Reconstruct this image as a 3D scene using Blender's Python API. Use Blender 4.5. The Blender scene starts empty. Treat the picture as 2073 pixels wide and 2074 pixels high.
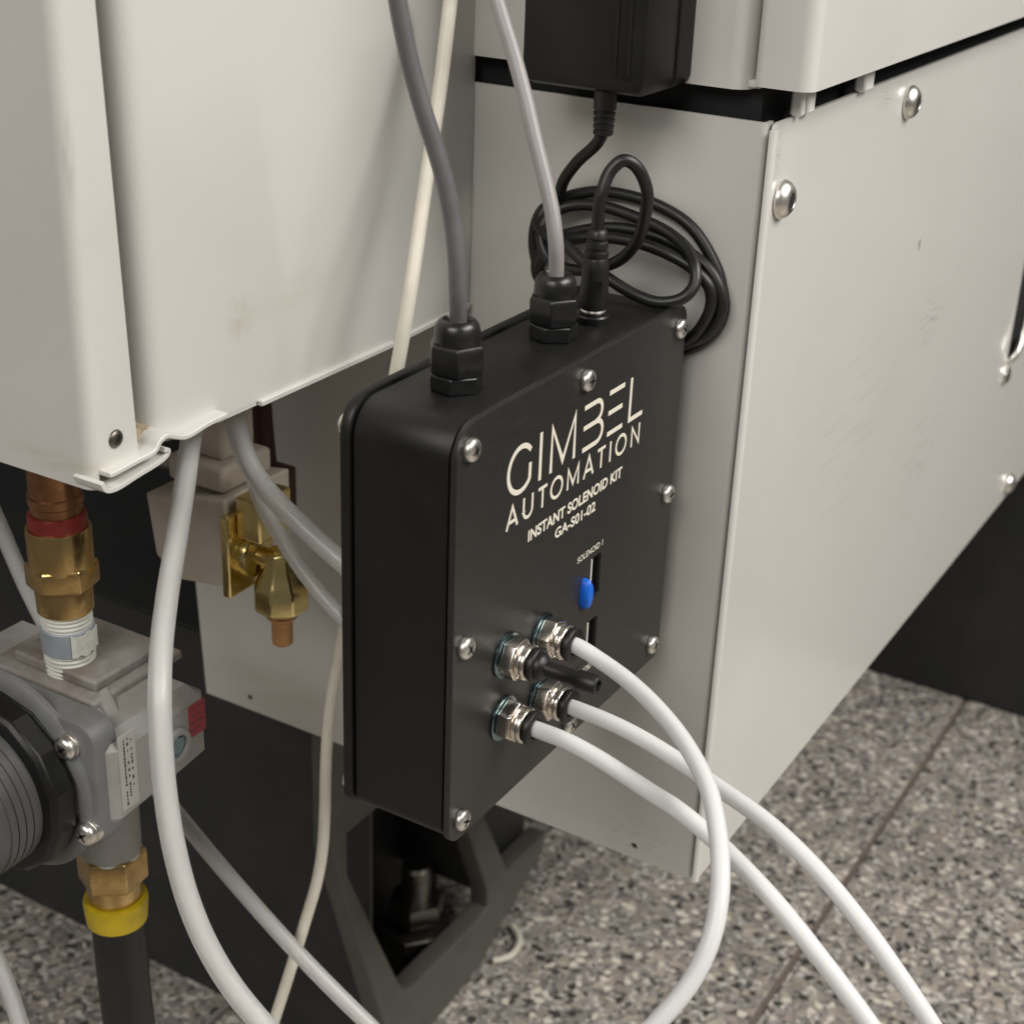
import bpy, bmesh, math, random
from mathutils import Matrix, Vector

R = math.radians
scene = bpy.context.scene
COL = scene.collection

# ---------------------------------------------------------------- camera
cam_data = bpy.data.cameras.new('camera')
cam = bpy.data.objects.new('camera', cam_data)
COL.objects.link(cam)
CR, CU, CB = (0.516927, -0.855295, 0.035458), (0.343002, 0.2449, 0.906848), (-0.784306, -0.456612, 0.419963)
CL = (-0.35067, -0.22301, 0.30804)
cam.matrix_world = Matrix(((CR[0], CU[0], CB[0], CL[0]), (CR[1], CU[1], CB[1], CL[1]),
                           (CR[2], CU[2], CB[2], CL[2]), (0, 0, 0, 1)))
cam_data.sensor_fit = 'HORIZONTAL'
cam_data.sensor_width = 36
cam_data.lens = 54.96
cam_data.clip_start = 0.01
cam_data.clip_end = 50
cam_data.dof.use_dof = True
cam_data.dof.focus_distance = 0.525
cam_data.dof.aperture_fstop = 18
scene.camera = cam

# ---------------------------------------------------------------- light
world = bpy.data.worlds.new('World')
scene.world = world
world.use_nodes = True
bg = world.node_tree.nodes['Background']
bg.inputs[0].default_value = (1.0, 0.97, 0.93, 1)
bg.inputs[1].default_value = 0.12


def area(name, loc, target, size, size_y, energy, color):
    d = bpy.data.lights.new(name, 'AREA')
    d.shape = 'RECTANGLE'
    d.size = size
    d.size_y = size_y
    d.energy = energy
    d.color = color
    o = bpy.data.objects.new(name, d)
    COL.objects.link(o)
    o.location = loc
    o.rotation_euler = (Vector(target) - Vector(loc)).to_track_quat('-Z', 'Y').to_euler()
    return o


area('ceiling_light', (0.45, -1.7, 1.75), (0.1, 0.0, 0.0), 1.9, 1.1, 78, (1.0, 0.975, 0.935))
area('ceiling_light', (-1.7, -0.05, 1.55), (0.0, 0.0, 0.0), 1.4, 0.9, 29, (1.0, 0.97, 0.93))

scene.view_settings.view_transform = 'Standard'
scene.view_settings.look = 'None'
scene.view_settings.exposure = 0
scene.view_settings.gamma = 1
scene.view_settings.use_curve_mapping = False

# ---------------------------------------------------------------- measured points (metres)
PT = {
    'tube_a': [(0.056, -0.004, 0.048), (0.056, -0.0135, 0.048), (0.056, -0.0216, 0.0459), (0.051, -0.0358, 0.045), (0.0419, -0.0515, 0.0442), (0.0284, -0.0687, 0.0431), (0.0149, -0.0822, 0.0414), (0.0012, -0.091, 0.0372), (-0.0076, -0.0961, 0.0342), (-0.0145, -0.0996, 0.0295), (-0.0217, -0.1016, 0.021), (-0.028, -0.1005, 0.0105), (-0.0379, -0.0947, -0.0017), (-0.046, -0.0862, -0.0123)],
    'tube_b': [(0.056, -0.004, 0.0238), (0.056, -0.0135, 0.0238), (0.0559, -0.029, 0.0235), (0.0539, -0.0417, 0.0226), (0.0508, -0.0546, 0.0218), (0.0456, -0.074, 0.0196), (0.0406, -0.0927, 0.0184), (0.0337, -0.1131, 0.0119), (0.0285, -0.1305, 0.0024), (0.0246, -0.144, -0.0077), (0.0223, -0.1555, -0.0174), (0.0219, -0.1646, -0.0281)],
    'tube_c': [(0.0312, -0.004, 0.0282), (0.0312, -0.0135, 0.0282), (0.0278, -0.0266, 0.0308), (0.0272, -0.0382, 0.0288), (0.0255, -0.0503, 0.0269), (0.0228, -0.0625, 0.0252), (0.0194, -0.0675, 0.0277), (0.0166, -0.0808, 0.0246), (0.0135, -0.0915, 0.0216), (0.008, -0.1092, 0.0158), (0.0033, -0.1261, 0.0053), (0.0011, -0.1428, -0.0075), (0.0002, -0.1522, -0.017)],
    'tube_d': [(0.0269, 0.1251, 0.106), (0.0195, 0.1205, 0.1015), (0.004, 0.11, 0.0925), (-0.0137, 0.0982, 0.083), (-0.0313, 0.087, 0.0744), (-0.0477, 0.075, 0.0668), (-0.0581, 0.0665, 0.0597), (-0.0616, 0.0637, 0.0469), (-0.0658, 0.0596, 0.0308), (-0.0691, 0.0542, 0.0146), (-0.0716, 0.0473, -0.0016), (-0.0723, 0.0396, -0.0146), (-0.0718, 0.031, -0.0264), (-0.07, 0.0216, -0.0363), (-0.0674, 0.0102, -0.0475)],
    'tube_e': [(0.0622, 0.1389, 0.1035), (0.0583, 0.1343, 0.0952), (0.0547, 0.1287, 0.0864), (0.0525, 0.1226, 0.0795), (0.0517, 0.1155, 0.0738), (0.0515, 0.1056, 0.0672), (0.0518, 0.0938, 0.0603), (0.0523, 0.0822, 0.054), (0.0529, 0.0708, 0.0477)],
    'tube_f': [(0.0747, 0.1414, 0.0699), (0.0699, 0.1336, 0.0587), (0.0668, 0.122, 0.0472), (0.0647, 0.1102, 0.037), (0.0637, 0.0995, 0.0292), (0.0634, 0.0909, 0.0236), (0.0636, 0.0787, 0.0167)],
    'tube_g': [(0.0558, 0.2775, 0.0399), (0.054, 0.2627, 0.0171), (0.053, 0.2567, 0.0074), (0.0514, 0.2474, -0.0079), (0.0504, 0.2385, -0.0211), (0.0495, 0.2214, -0.0448), (0.0513, 0.1967, -0.0685), (0.0521, 0.1703, -0.0917), (0.0525, 0.1577, -0.1029), (0.054, 0.1354, -0.1212), (0.0555, 0.1132, -0.1393), (0.0575, 0.0997, -0.1503), (0.0613, 0.0776, -0.1674), (0.0638, 0.0629, -0.1785)],
    'tube_i': [(-0.0296, 0.1994, -0.1093), (-0.0314, 0.1895, -0.1235), (-0.0328, 0.1831, -0.133), (-0.0349, 0.1772, -0.1434), (-0.0388, 0.1679, -0.1609)],
    'ivory': [(0.1151, 0.08, 0.2467), (0.1147, 0.08, 0.2421), (0.1111, 0.079, 0.2308), (0.1071, 0.078, 0.2177), (0.1032, 0.077, 0.2069), (0.0961, 0.075, 0.1943), (0.0894, 0.073, 0.1804), (0.0833, 0.071, 0.1664), (0.075, 0.068, 0.1531), (0.0649, 0.064, 0.1355), (0.0708, 0.0783, 0.0894), (0.084, 0.0965, 0.0385), (0.1061, 0.1262, -0.0308), (0.1007, 0.1254, -0.0466), (0.096, 0.1238, -0.0614), (0.0923, 0.1218, -0.0744), (0.0873, 0.1184, -0.093), (0.0833, 0.1162, -0.1071), (0.0785, 0.1152, -0.1214), (0.0721, 0.1177, -0.1349), (0.066, 0.1182, -0.1503), (0.0609, 0.1194, -0.162), (0.0543, 0.1208, -0.1776), (0.0491, 0.122, -0.1894)],
    'grey_l': [(0.03, 0.02, 0.15), (0.03, 0.02, 0.163), (0.0263, 0.018, 0.174), (0.0267, 0.0189, 0.1845), (0.0266, 0.0207, 0.1949), (0.026, 0.023, 0.2051), (0.0248, 0.0261, 0.2152), (0.0232, 0.0294, 0.225), (0.022, 0.0324, 0.2358), (0.021, 0.0348, 0.2468), (0.0205, 0.0361, 0.2538), (0.0203, 0.0368, 0.2595)],
    'grey_r': [(0.0905, 0.0205, 0.15), (0.0905, 0.0205, 0.163), (0.0883, 0.0195, 0.1723), (0.0911, 0.0229, 0.1819), (0.0935, 0.0279, 0.1925), (0.0956, 0.0334, 0.203), (0.0987, 0.0392, 0.2157), (0.1009, 0.0449, 0.2268), (0.103, 0.0513, 0.2384), (0.1043, 0.0551, 0.2452), (0.1055, 0.0585, 0.2515)],
    'cord': [(0.138, 0.0296, 0.2037), (0.138, 0.0308, 0.2005), (0.139, 0.0335, 0.1962), (0.145, 0.0439, 0.1875), (0.152, 0.0532, 0.1778), (0.155, 0.0568, 0.1713), (0.158, 0.0658, 0.1626), (0.159, 0.0688, 0.1543), (0.159, 0.0678, 0.1453), (0.1595, 0.0616, 0.1328), (0.1595, 0.0436, 0.122), (0.1595, 0.0164, 0.1182), (0.1595, -0.0008, 0.1249), (0.1595, -0.0068, 0.1299), (0.159, -0.0106, 0.1376), (0.159, -0.0098, 0.1456), (0.159, -0.0049, 0.1527), (0.159, 0.0064, 0.1587), (0.159, 0.0197, 0.1618), (0.158, 0.034, 0.1621), (0.157, 0.0484, 0.1587), (0.157, 0.0597, 0.1531), (0.157, 0.0656, 0.1454), (0.1575, 0.0655, 0.1383), (0.158, 0.0558, 0.13), (0.158, 0.035, 0.1219), (0.158, 0.0122, 0.1209), (0.1575, -0.0001, 0.1265), (0.157, -0.0048, 0.1326), (0.156, -0.0079, 0.1412), (0.155, -0.0068, 0.148), (0.154, -0.0007, 0.1534), (0.153, 0.0062, 0.1567), (0.152, 0.0197, 0.1598), (0.152, 0.0344, 0.1597), (0.152, 0.0478, 0.1566), (0.153, 0.058, 0.1504), (0.156, 0.0641, 0.1424), (0.1625, 0.0649, 0.1315), (0.1635, 0.0456, 0.1198), (0.1635, 0.0181, 0.1146), (0.1635, 0.0, 0.1215), (0.1635, -0.0073, 0.129), (0.1635, -0.01, 0.1377), (0.1635, -0.0081, 0.1462), (0.1635, -0.0048, 0.1537), (0.1635, 0.0056, 0.1658), (0.1635, 0.0191, 0.1716), (0.163, 0.0337, 0.1737), (0.162, 0.0444, 0.1733), (0.16, 0.0546, 0.1704), (0.157, 0.0626, 0.1653), (0.153, 0.0636, 0.1605), (0.147, 0.0557, 0.1579), (0.144, 0.0463, 0.1561), (0.141, 0.0369, 0.1523), (0.139, 0.0268, 0.1492), (0.139, 0.0148, 0.1448), (0.14, 0.0052, 0.1434), (0.143, -0.0024, 0.1457), (0.147, -0.0047, 0.1501), (0.15, -0.0031, 0.1551), (0.155, 0.0024, 0.1596), (0.158, 0.0121, 0.1639), (0.159, 0.0267, 0.1673), (0.159, 0.0418, 0.1689), (0.157, 0.0542, 0.167), (0.152, 0.0596, 0.1627), (0.149, 0.0599, 0.1558), (0.147, 0.0553, 0.1494), (0.145, 0.0464, 0.1474), (0.144, 0.0376, 0.1485), (0.141, 0.028, 0.1525), (0.138, 0.0196, 0.158), (0.135, 0.0127, 0.1666), (0.132, 0.0094, 0.176), (0.128, 0.0075, 0.1857), (0.124, 0.0102, 0.194), (0.121, 0.0136, 0.1961), (0.118, 0.0168, 0.1925), (0.1149, 0.0178, 0.186), (0.1143, 0.0183, 0.182), (0.1143, 0.0183, 0.172)],
    'foot_out': [(0.186, -0.2072), (0.2312, -0.3577), (0.257, -0.4254), (0.2923, -0.4053), (0.3374, -0.3955), (0.3781, -0.3708), (0.4189, -0.3507), (0.4221, -0.3366), (0.3717, -0.3364), (0.3408, -0.2759)],
    'foot_win': [(0.1984, -0.2277), (0.2459, -0.3357), (0.2526, -0.3475), (0.2611, -0.352), (0.3392, -0.3534), (0.3477, -0.3503), (0.3459, -0.3349), (0.3223, -0.2766), (0.2959, -0.2328), (0.1746, -0.1718)],
    'foot_bolt': (0.3209, 0.23, -0.3322),
    'foot_nut': (0.3195, 0.22, -0.3614),
    'white_curl': [(0.3896, 0.1946, -0.397), (0.3835, 0.1861, -0.397), (0.3751, 0.1814, -0.397), (0.3643, 0.1805, -0.397), (0.3574, 0.1838, -0.397), (0.3529, 0.1879, -0.397)],
    'pale_wire': [(0.189, 0.2998, -0.395), (0.2051, 0.3049, -0.395), (0.2152, 0.3055, -0.395), (0.2263, 0.3049, -0.395)],
    'white_bits': [(0.2534, -0.0205, 0.2098), (0.1919, -0.0205, 0.2099), (0.1842, -0.0205, 0.2088)],
    'w1_left': [(0.1655, 0.2572, -0.0799), (0.1655, 0.2544, -0.1194)],
    'w1_holes': [(0.1655, 0.2256, -0.1112), (0.1655, 0.0089, -0.1119)],
    'panel_screws': [(0.1778, -0.0215, 0.1776), (0.3161, -0.0215, 0.1934), (0.6618, -0.0215, -0.1079)],
    'panel_cut': [(0.5944, -0.0215, -0.0025), (0.5974, -0.0215, 0.0533)],
    'door_bottom': [(-0.048, 0.1371, 0.1125), (-0.048, 0.1006, 0.1138)],
    'door_hole': (-0.0385, 0.0965, 0.1278),
    'lip_up': [(-0.0519, 0.093, 0.1212), (-0.0434, 0.093, 0.1191), (-0.0342, 0.093, 0.1197), (-0.026, 0.093, 0.1204), (-0.0235, 0.093, 0.1228), (-0.0206, 0.093, 0.1236), (-0.0167, 0.093, 0.1221), (-0.012, 0.093, 0.1205), (-0.0019, 0.093, 0.1215), (0.0076, 0.093, 0.1218)],
    'lip_low': [(-0.0532, 0.093, 0.1223), (-0.0522, 0.093, 0.1185), (-0.0492, 0.093, 0.1162), (-0.0453, 0.093, 0.1148), (-0.0346, 0.093, 0.1154), (-0.0212, 0.093, 0.117), (-0.0206, 0.093, 0.1186), (-0.0241, 0.093, 0.1195)],
    'foam': [(-0.0223, 0.103, 0.1257), (-0.013, 0.103, 0.1135)],
    'pipe_axis': (0.0023, 0.1701, 0.0612),
    'pipe_z': {900: 0.082, 962: 0.0692, 985: 0.0644, 990: 0.0633, 1060: 0.0485, 1040: 0.0528, 1100: 0.0398, 1120: 0.0355, 1150: 0.0289, 1175: 0.0233, 1205: 0.0166, 1240: 0.0087, 1255: 0.0053, 1590: -0.0758, 1640: -0.0887, 1680: -0.0992, 1720: -0.1098, 1750: -0.1179, 1950: -0.1741, 2200: -0.2506},
    'reg_edge': (-0.0245, 0.1201, 0.0044),
    'reg_y': [(-0.0283, 0.1201, 0.0296), (-0.0247, 0.1201, -0.0381), (0.0205, 0.1201, 0.003), (0.0189, 0.1201, -0.0192), (0.0009, 0.1201, -0.0279), (0.0172, 0.1201, 0.0181)],
    'reg_x': [(-0.0245, 0.178, 0.0079), (-0.0245, 0.1907, -0.0803), (-0.0245, 0.1442, -0.0057), (-0.0245, 0.1378, -0.0397), (-0.0245, 0.1765, -0.0399), (-0.0245, 0.1385, 0.0085), (-0.0245, 0.176, 0.0218)],
    'reg_label': [(-0.0289, 0.1201, 0.013), (-0.0213, 0.1201, 0.0081), (-0.0278, 0.1201, -0.0246), (-0.0202, 0.1201, -0.0268)],
    'reg_sticker': [(0.0101, 0.1201, 0.0028), (0.0203, 0.1201, 0.0005), (0.0108, 0.1201, -0.012), (0.02, 0.1201, -0.012)],
    'reg_bolt': (0.0025, 0.1201, -0.0113),
    'hose_axis': (0.0139, 0.1701, -0.0961),
    'hose_z': {1570: -0.0778, 1600: -0.0856, 1610: -0.0882, 1680: -0.1069, 1690: -0.1096, 1730: -0.1205, 1735: -0.1218, 1950: -0.1833, 2100: -0.2291},
    'hose_bottom': (0.1828, 0.347, -0.4),
    'valve': (0.0687, 0.1471, 0.0174),
    'valve_x': [(0.0687, 0.1922, 0.0452), (0.0687, 0.1897, 0.0169), (0.0687, 0.1765, 0.0109), (0.0687, 0.1528, 0.0132), (0.0687, 0.1453, 0.0522), (0.0687, 0.1795, 0.0617)],
    'valve_y': [(0.0623, 0.1471, 0.0488), (0.0742, 0.1471, 0.015), (0.0782, 0.1471, 0.0278), (0.0919, 0.1471, 0.0107), (0.093, 0.1471, -0.0184), (0.1084, 0.1471, 0.0449)],
    'valve_y2': [(0.0489, 0.1351, 0.0572), (0.0604, 0.1351, 0.0245), (0.0643, 0.1351, 0.0368), (0.0784, 0.1351, 0.0374), (0.0777, 0.1351, 0.0235), (0.0781, 0.1351, 0.0056), (0.0786, 0.1351, -0.0086)],
    'dark_pipe': [(0.1427, 0.1934, 0.0631), (0.1363, 0.1849, 0.018)],
    'adapter': [(0.13, 0.0628, 0.2424), (0.13, 0.0595, 0.2171), (0.13, 0.0128, 0.2146), (0.13, 0.0163, 0.2466)],
}



# ---------------------------------------------------------------- materials
def new_mat(name, color, rough=0.5, metal=0.0, coat=0.0, spec=0.5):
    m = bpy.data.materials.new(name)
    m.use_nodes = True
    b = m.node_tree.nodes['Principled BSDF']
    b.inputs['Base Color'].default_value = (*color, 1)
    b.inputs['Roughness'].default_value = rough
    b.inputs['Metallic'].default_value = metal
    b.inputs['Coat Weight'].default_value = coat
    b.inputs['Coat Roughness'].default_value = 0.12
    b.inputs['Specular IOR Level'].default_value = spec
    return m


def nd(m, t, **kw):
    n = m.node_tree.nodes.new(t)
    for k, v in kw.items():
        if k in n.inputs:
            n.inputs[k].default_value = v
        else:
            setattr(n, k, v)
    return n


def lk(m, a, b):
    m.node_tree.links.new(a, b)


def worn(m, color, dirt, scale=30.0, amount=0.5, bump=0.05, bump_scale=900.0, rough=None, stretch=None, lo=0.45, hi=0.75, specks=None):
    """Mottled colour, a little roughness variation and a fine surface grain."""
    b = m.node_tree.nodes['Principled BSDF']
    geo = nd(m, 'ShaderNodeNewGeometry')
    src = geo.outputs['Position']
    if stretch:
        mp = nd(m, 'ShaderNodeMapping')
        mp.inputs['Scale'].default_value = stretch
        lk(m, src, mp.inputs['Vector'])
        src = mp.outputs['Vector']
    n1 = nd(m, 'ShaderNodeTexNoise', Scale=scale, Detail=6.0, Roughness=0.6)
    lk(m, src, n1.inputs['Vector'])
    rmp = nd(m, 'ShaderNodeMapRange')
    rmp.inputs['From Min'].default_value = lo
    rmp.inputs['From Max'].default_value = hi
    rmp.inputs['To Max'].default_value = amount
    lk(m, n1.outputs['Fac'], rmp.inputs['Value'])
    mix = nd(m, 'ShaderNodeMix', data_type='RGBA')
    mix.inputs['A'].default_value = (*color, 1)
    mix.inputs['B'].default_value = (*dirt, 1)
    lk(m, rmp.outputs['Result'], mix.inputs['Factor'])
    lk(m, mix.outputs['Result'], b.inputs['Base Color'])
    if specks:
        vo = nd(m, 'ShaderNodeTexVoronoi', Scale=specks)
        mp2 = nd(m, 'ShaderNodeMapping')
        mp2.inputs['Scale'].default_value = (1.0, 1.0, 0.6)
        wob = nd(m, 'ShaderNodeTexNoise', Scale=900.0, Detail=2.0)
        wsc = nd(m, 'ShaderNodeVectorMath', operation='SCALE')
        wsc.inputs['Scale'].default_value = 0.0016
        wad = nd(m, 'ShaderNodeVectorMath', operation='ADD')
        lk(m, geo.outputs['Position'], wob.inputs['Vector'])
        lk(m, wob.outputs['Color'], wsc.inputs[0])
        lk(m, geo.outputs['Position'], wad.inputs[0])
        lk(m, wsc.outputs[0], wad.inputs[1])
        lk(m, wad.outputs[0], mp2.inputs['Vector'])
        lk(m, mp2.outputs['Vector'], vo.inputs['Vector'])
        sp = nd(m, 'ShaderNodeSeparateColor')
        lk(m, vo.outputs['Color'], sp.inputs[0])
        gt = nd(m, 'ShaderNodeMapRange')
        gt.inputs['From Min'].default_value = 0.55
        gt.inputs['From Max'].default_value = 1.0
        gt.inputs['To Min'].default_value = 0.0
        gt.inputs['To Max'].default_value = 0.055
        lk(m, sp.outputs['Red'], gt.inputs['Value'])
        lt = nd(m, 'ShaderNodeMath', operation='LESS_THAN')
        lk(m, vo.outputs['Distance'], lt.inputs[0])
        lk(m, gt.outputs['Result'], lt.inputs[1])
        hf = nd(m, 'ShaderNodeMath', operation='MULTIPLY')
        hf.inputs[1].default_value = 0.6
        lk(m, lt.outputs[0], hf.inputs[0])
        mx2 = nd(m, 'ShaderNodeMix', data_type='RGBA')
        mx2.inputs['B'].default_value = (0.16, 0.14, 0.11, 1)
        lk(m, hf.outputs[0], mx2.inputs['Factor'])
        lk(m, mix.outputs['Result'], mx2.inputs['A'])
        lk(m, mx2.outputs['Result'], b.inputs['Base Color'])
    if bump:
        n2 = nd(m, 'ShaderNodeTexNoise', Scale=bump_scale, Detail=3.0)
        lk(m, geo.outputs['Position'], n2.inputs['Vector'])
        bp = nd(m, 'ShaderNodeBump', Strength=bump, Distance=0.0004)
        lk(m, n2.outputs['Fac'], bp.inputs['Height'])
        lk(m, bp.outputs['Normal'], b.inputs['Normal'])
    if rough:
        r2 = nd(m, 'ShaderNodeMapRange')
        r2.inputs['From Min'].default_value = 0.3
        r2.inputs['From Max'].default_value = 0.7
        r2.inputs['To Min'].default_value = rough[0]
        r2.inputs['To Max'].default_value = rough[1]
        lk(m, n1.outputs['Fac'], r2.inputs['Value'])
        lk(m, r2.outputs['Result'], b.inputs['Roughness'])
    return m


M = {}
IV = (0.60, 0.588, 0.55)
M['ivory'] = worn(new_mat('ivory_powder_coat', IV, 0.45), IV, (0.52, 0.495, 0.435), 11, 0.5, 0.12, 1500, (0.38, 0.5), specks=34.0)
M['gloss_ivory'] = worn(new_mat('gloss_ivory_paint', IV, 0.25, coat=0.15), (0.635, 0.62, 0.58), (0.555, 0.54, 0.50), 9, 0.6, 0.04, 700, (0.13, 0.26), specks=30.0)
M['cream_plastic'] = worn(new_mat('cream_plastic', (0.6, 0.53, 0.44), 0.5), (0.60, 0.53, 0.45), (0.45, 0.38, 0.30), 60, 0.5, 0.05)
M['box'] = worn(new_mat('black_anodised', (0.02, 0.02, 0.02), 0.45, spec=0.45), (0.0045, 0.0044, 0.0044), (0.008, 0.0078, 0.0077), 80, 0.5, 0.06, 2500, (0.42, 0.5))
M['plate'] = worn(new_mat('black_brushed_plate', (0.03, 0.028, 0.026), 0.36, metal=0.0), (0.021, 0.020, 0.018), (0.026, 0.0245, 0.0225), 90, 0.5, 0.06, 2500, (0.33, 0.42), stretch=(1, 1, 4))
M['black_gloss'] = worn(new_mat('black_nylon', (0.015, 0.015, 0.015), 0.28), (0.008, 0.008, 0.008), (0.018, 0.0175, 0.017), 120, 0.5, 0.05, 1200, (0.25, 0.38))
M['black_rubber'] = worn(new_mat('black_rubber', (0.012, 0.012, 0.012), 0.42), (0.007, 0.007, 0.007), (0.014, 0.0135, 0.013), 100, 0.5, 0.05, 1500, (0.36, 0.5))
M['black_plastic'] = worn(new_mat('black_plastic', (0.014, 0.014, 0.014), 0.4, spec=0.35), (0.007, 0.007, 0.007), (0.011, 0.011, 0.0105), 60, 0.6, 0.1, 2600, (0.36, 0.48))
M['black_matte'] = new_mat('black_matte', (0.008, 0.008, 0.009), 0.8)
M['dark_base'] = worn(new_mat('dark_grey_base_paint', (0.035, 0.037, 0.038), 0.55), (0.022, 0.0235, 0.0245), (0.045, 0.041, 0.035), 25, 0.6, 0.1, 600)
M['foot'] = worn(new_mat('olive_grey_cast_iron', (0.10, 0.095, 0.07), 0.6), (0.10, 0.098, 0.084), (0.07, 0.065, 0.054), 40, 0.6, 0.25, 500)
M['grey_cable_dark'] = worn(new_mat('dark_grey_pvc', (0.13, 0.125, 0.13), 0.4), (0.105, 0.10, 0.105), (0.17, 0.16, 0.155), 90, 0.5, 0.04, 900)
M['grey_cable'] = worn(new_mat('grey_pvc', (0.24, 0.225, 0.22), 0.42), (0.27, 0.25, 0.245), (0.2, 0.185, 0.18), 90, 0.5, 0.04, 900)
M['ivory_cable'] = worn(new_mat('ivory_pvc', (0.66, 0.62, 0.5), 0.45), (0.66, 0.625, 0.53), (0.5, 0.45, 0.36), 110, 0.45, 0.05, 900)


def tubing(name, color, sss, trans):
    m = new_mat(name, color, 0.32)
    b = m.node_tree.nodes['Principled BSDF']
    b.inputs['Subsurface Weight'].default_value = sss
    b.inputs['Subsurface Radius'].default_value = (1, 0.95, 0.9)
    b.inputs['Subsurface Scale'].default_value = 0.002
    b.inputs['Transmission Weight'].default_value = trans
    b.inputs['IOR'].default_value = 1.35
    return m


M['white_tube'] = tubing('white_nylon_tubing', (0.80, 0.80, 0.79), 0.5, 0.22)
M['clear_tube'] = tubing('cloudy_clear_tubing', (0.92, 0.915, 0.895), 0.0, 0.72)
M['nickel'] = worn(new_mat('nickel_plate', (0.72, 0.66, 0.58), 0.2, metal=1), (0.74, 0.68, 0.60), (0.55, 0.48, 0.40), 200, 0.6, 0.03, 900, (0.14, 0.3))
M['zinc'] = worn(new_mat('zinc_plate', (0.5, 0.6, 0.65), 0.2, metal=1), (0.16, 0.24, 0.27), (0.30, 0.32, 0.32), 150, 0.8, 0.03, 900, (0.15, 0.3))
M['steel'] = worn(new_mat('stainless_steel', (0.72, 0.69, 0.63), 0.25, metal=1), (0.80, 0.77, 0.71), (0.58, 0.55, 0.5), 250, 0.6, 0.05, 900, (0.27, 0.42))
M['dark_steel'] = worn(new_mat('dark_steel', (0.25, 0.24, 0.22), 0.4, metal=1), (0.20, 0.19, 0.17), (0.10, 0.08, 0.06), 120, 0.8, 0.1, 600)
M['brass'] = worn(new_mat('brass', (0.72, 0.48, 0.17), 0.24, metal=1), (0.62, 0.43, 0.18), (0.26, 0.155, 0.06), 70, 0.7, 0.05, 900, (0.17, 0.36))
M['brass_bright'] = worn(new_mat('yellow_brass', (0.78, 0.6, 0.22), 0.2, metal=1), (0.78, 0.64, 0.29), (0.46, 0.34, 0.12), 90, 0.6, 0.05, 900, (0.14, 0.32))
M['copper'] = worn(new_mat('aged_copper', (0.45, 0.2, 0.09), 0.3, metal=1), (0.40, 0.20, 0.10), (0.15, 0.065, 0.03), 90, 0.8, 0.05, 900, (0.22, 0.42))
M['copper_dull'] = worn(new_mat('dull_copper', (0.4, 0.17, 0.08), 0.5, metal=0.4), (0.46, 0.24, 0.09), (0.30, 0.15, 0.05), 150, 0.8, 0.08, 900)
M['dark_copper'] = worn(new_mat('dark_brown_copper', (0.06, 0.025, 0.015), 0.5, metal=0.3), (0.07, 0.03, 0.018), (0.03, 0.014, 0.01), 120, 0.8, 0.08, 900)
M['red_plastic'] = worn(new_mat('red_plastic', (0.28, 0.02, 0.015), 0.35), (0.17, 0.016, 0.014), (0.09, 0.01, 0.008), 200, 0.6, 0.05)
M['yellow_plastic'] = worn(new_mat('yellow_plastic', (0.62, 0.43, 0.01), 0.35), (0.66, 0.48, 0.012), (0.32, 0.22, 0.02), 120, 0.6, 0.05)
M['blue_plastic'] = worn(new_mat('blue_plastic', (0.005, 0.12, 0.62), 0.35), (0.006, 0.13, 0.66), (0.005, 0.09, 0.45), 300, 0.6, 0.1, 1800)
M['casting'] = worn(new_mat('grey_diecast_paint', (0.23, 0.225, 0.21), 0.5), (0.33, 0.325, 0.305), (0.2, 0.17, 0.14), 45, 0.75, 0.15, 900)
M['casting_top'] = worn(new_mat('dusty_grey_diecast', (0.2, 0.185, 0.17), 0.6), (0.30, 0.285, 0.265), (0.17, 0.135, 0.11), 60, 0.85, 0.15, 900, lo=0.35, hi=0.65)
M['grey_plastic'] = worn(new_mat('dark_grey_plastic', (0.075, 0.073, 0.075), 0.42), (0.085, 0.083, 0.085), (0.05, 0.045, 0.04), 60, 0.6, 0.06, 900)
M['bonnet'] = worn(new_mat('dark_grey_diecast', (0.1, 0.1, 0.1), 0.5), (0.17, 0.175, 0.178), (0.11, 0.10, 0.09), 45, 0.75, 0.15, 900)
M['paper'] = worn(new_mat('paper_label', (0.5, 0.48, 0.43), 0.6), (0.46, 0.45, 0.41), (0.36, 0.34, 0.30), 90, 0.5, 0.02)
M['ink'] = new_mat('dark_ink', (0.05, 0.048, 0.045), 0.6)
M['red_label'] = worn(new_mat('red_label', (0.32, 0.02, 0.03), 0.5), (0.34, 0.022, 0.035), (0.2, 0.015, 0.02), 400, 0.6, 0.02)
M['ptfe'] = worn(new_mat('thread_tape', (0.62, 0.62, 0.55), 0.55), (0.66, 0.66, 0.59), (0.42, 0.42, 0.36), 160, 0.7, 0.3, 500)
M['ptfe_grey'] = worn(new_mat('grey_tape', (0.3, 0.33, 0.36), 0.45), (0.30, 0.33, 0.36), (0.22, 0.24, 0.26), 160, 0.7, 0.2, 500)
M['print'] = new_mat('cream_print', (0.76, 0.71, 0.60), 0.5)
M['foam'] = worn(new_mat('brown_foam', (0.32, 0.25, 0.17), 0.9), (0.36, 0.29, 0.2), (0.15, 0.11, 0.07), 500, 0.9, 0.8, 900)
M['white_plastic'] = new_mat('white_plastic', (0.85, 0.84, 0.80), 0.4)
M['grout'] = worn(new_mat('brown_grout', (0.10, 0.075, 0.055), 0.8), (0.15, 0.12, 0.10), (0.09, 0.07, 0.055), 80, 0.8, 0.3, 600)


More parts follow.
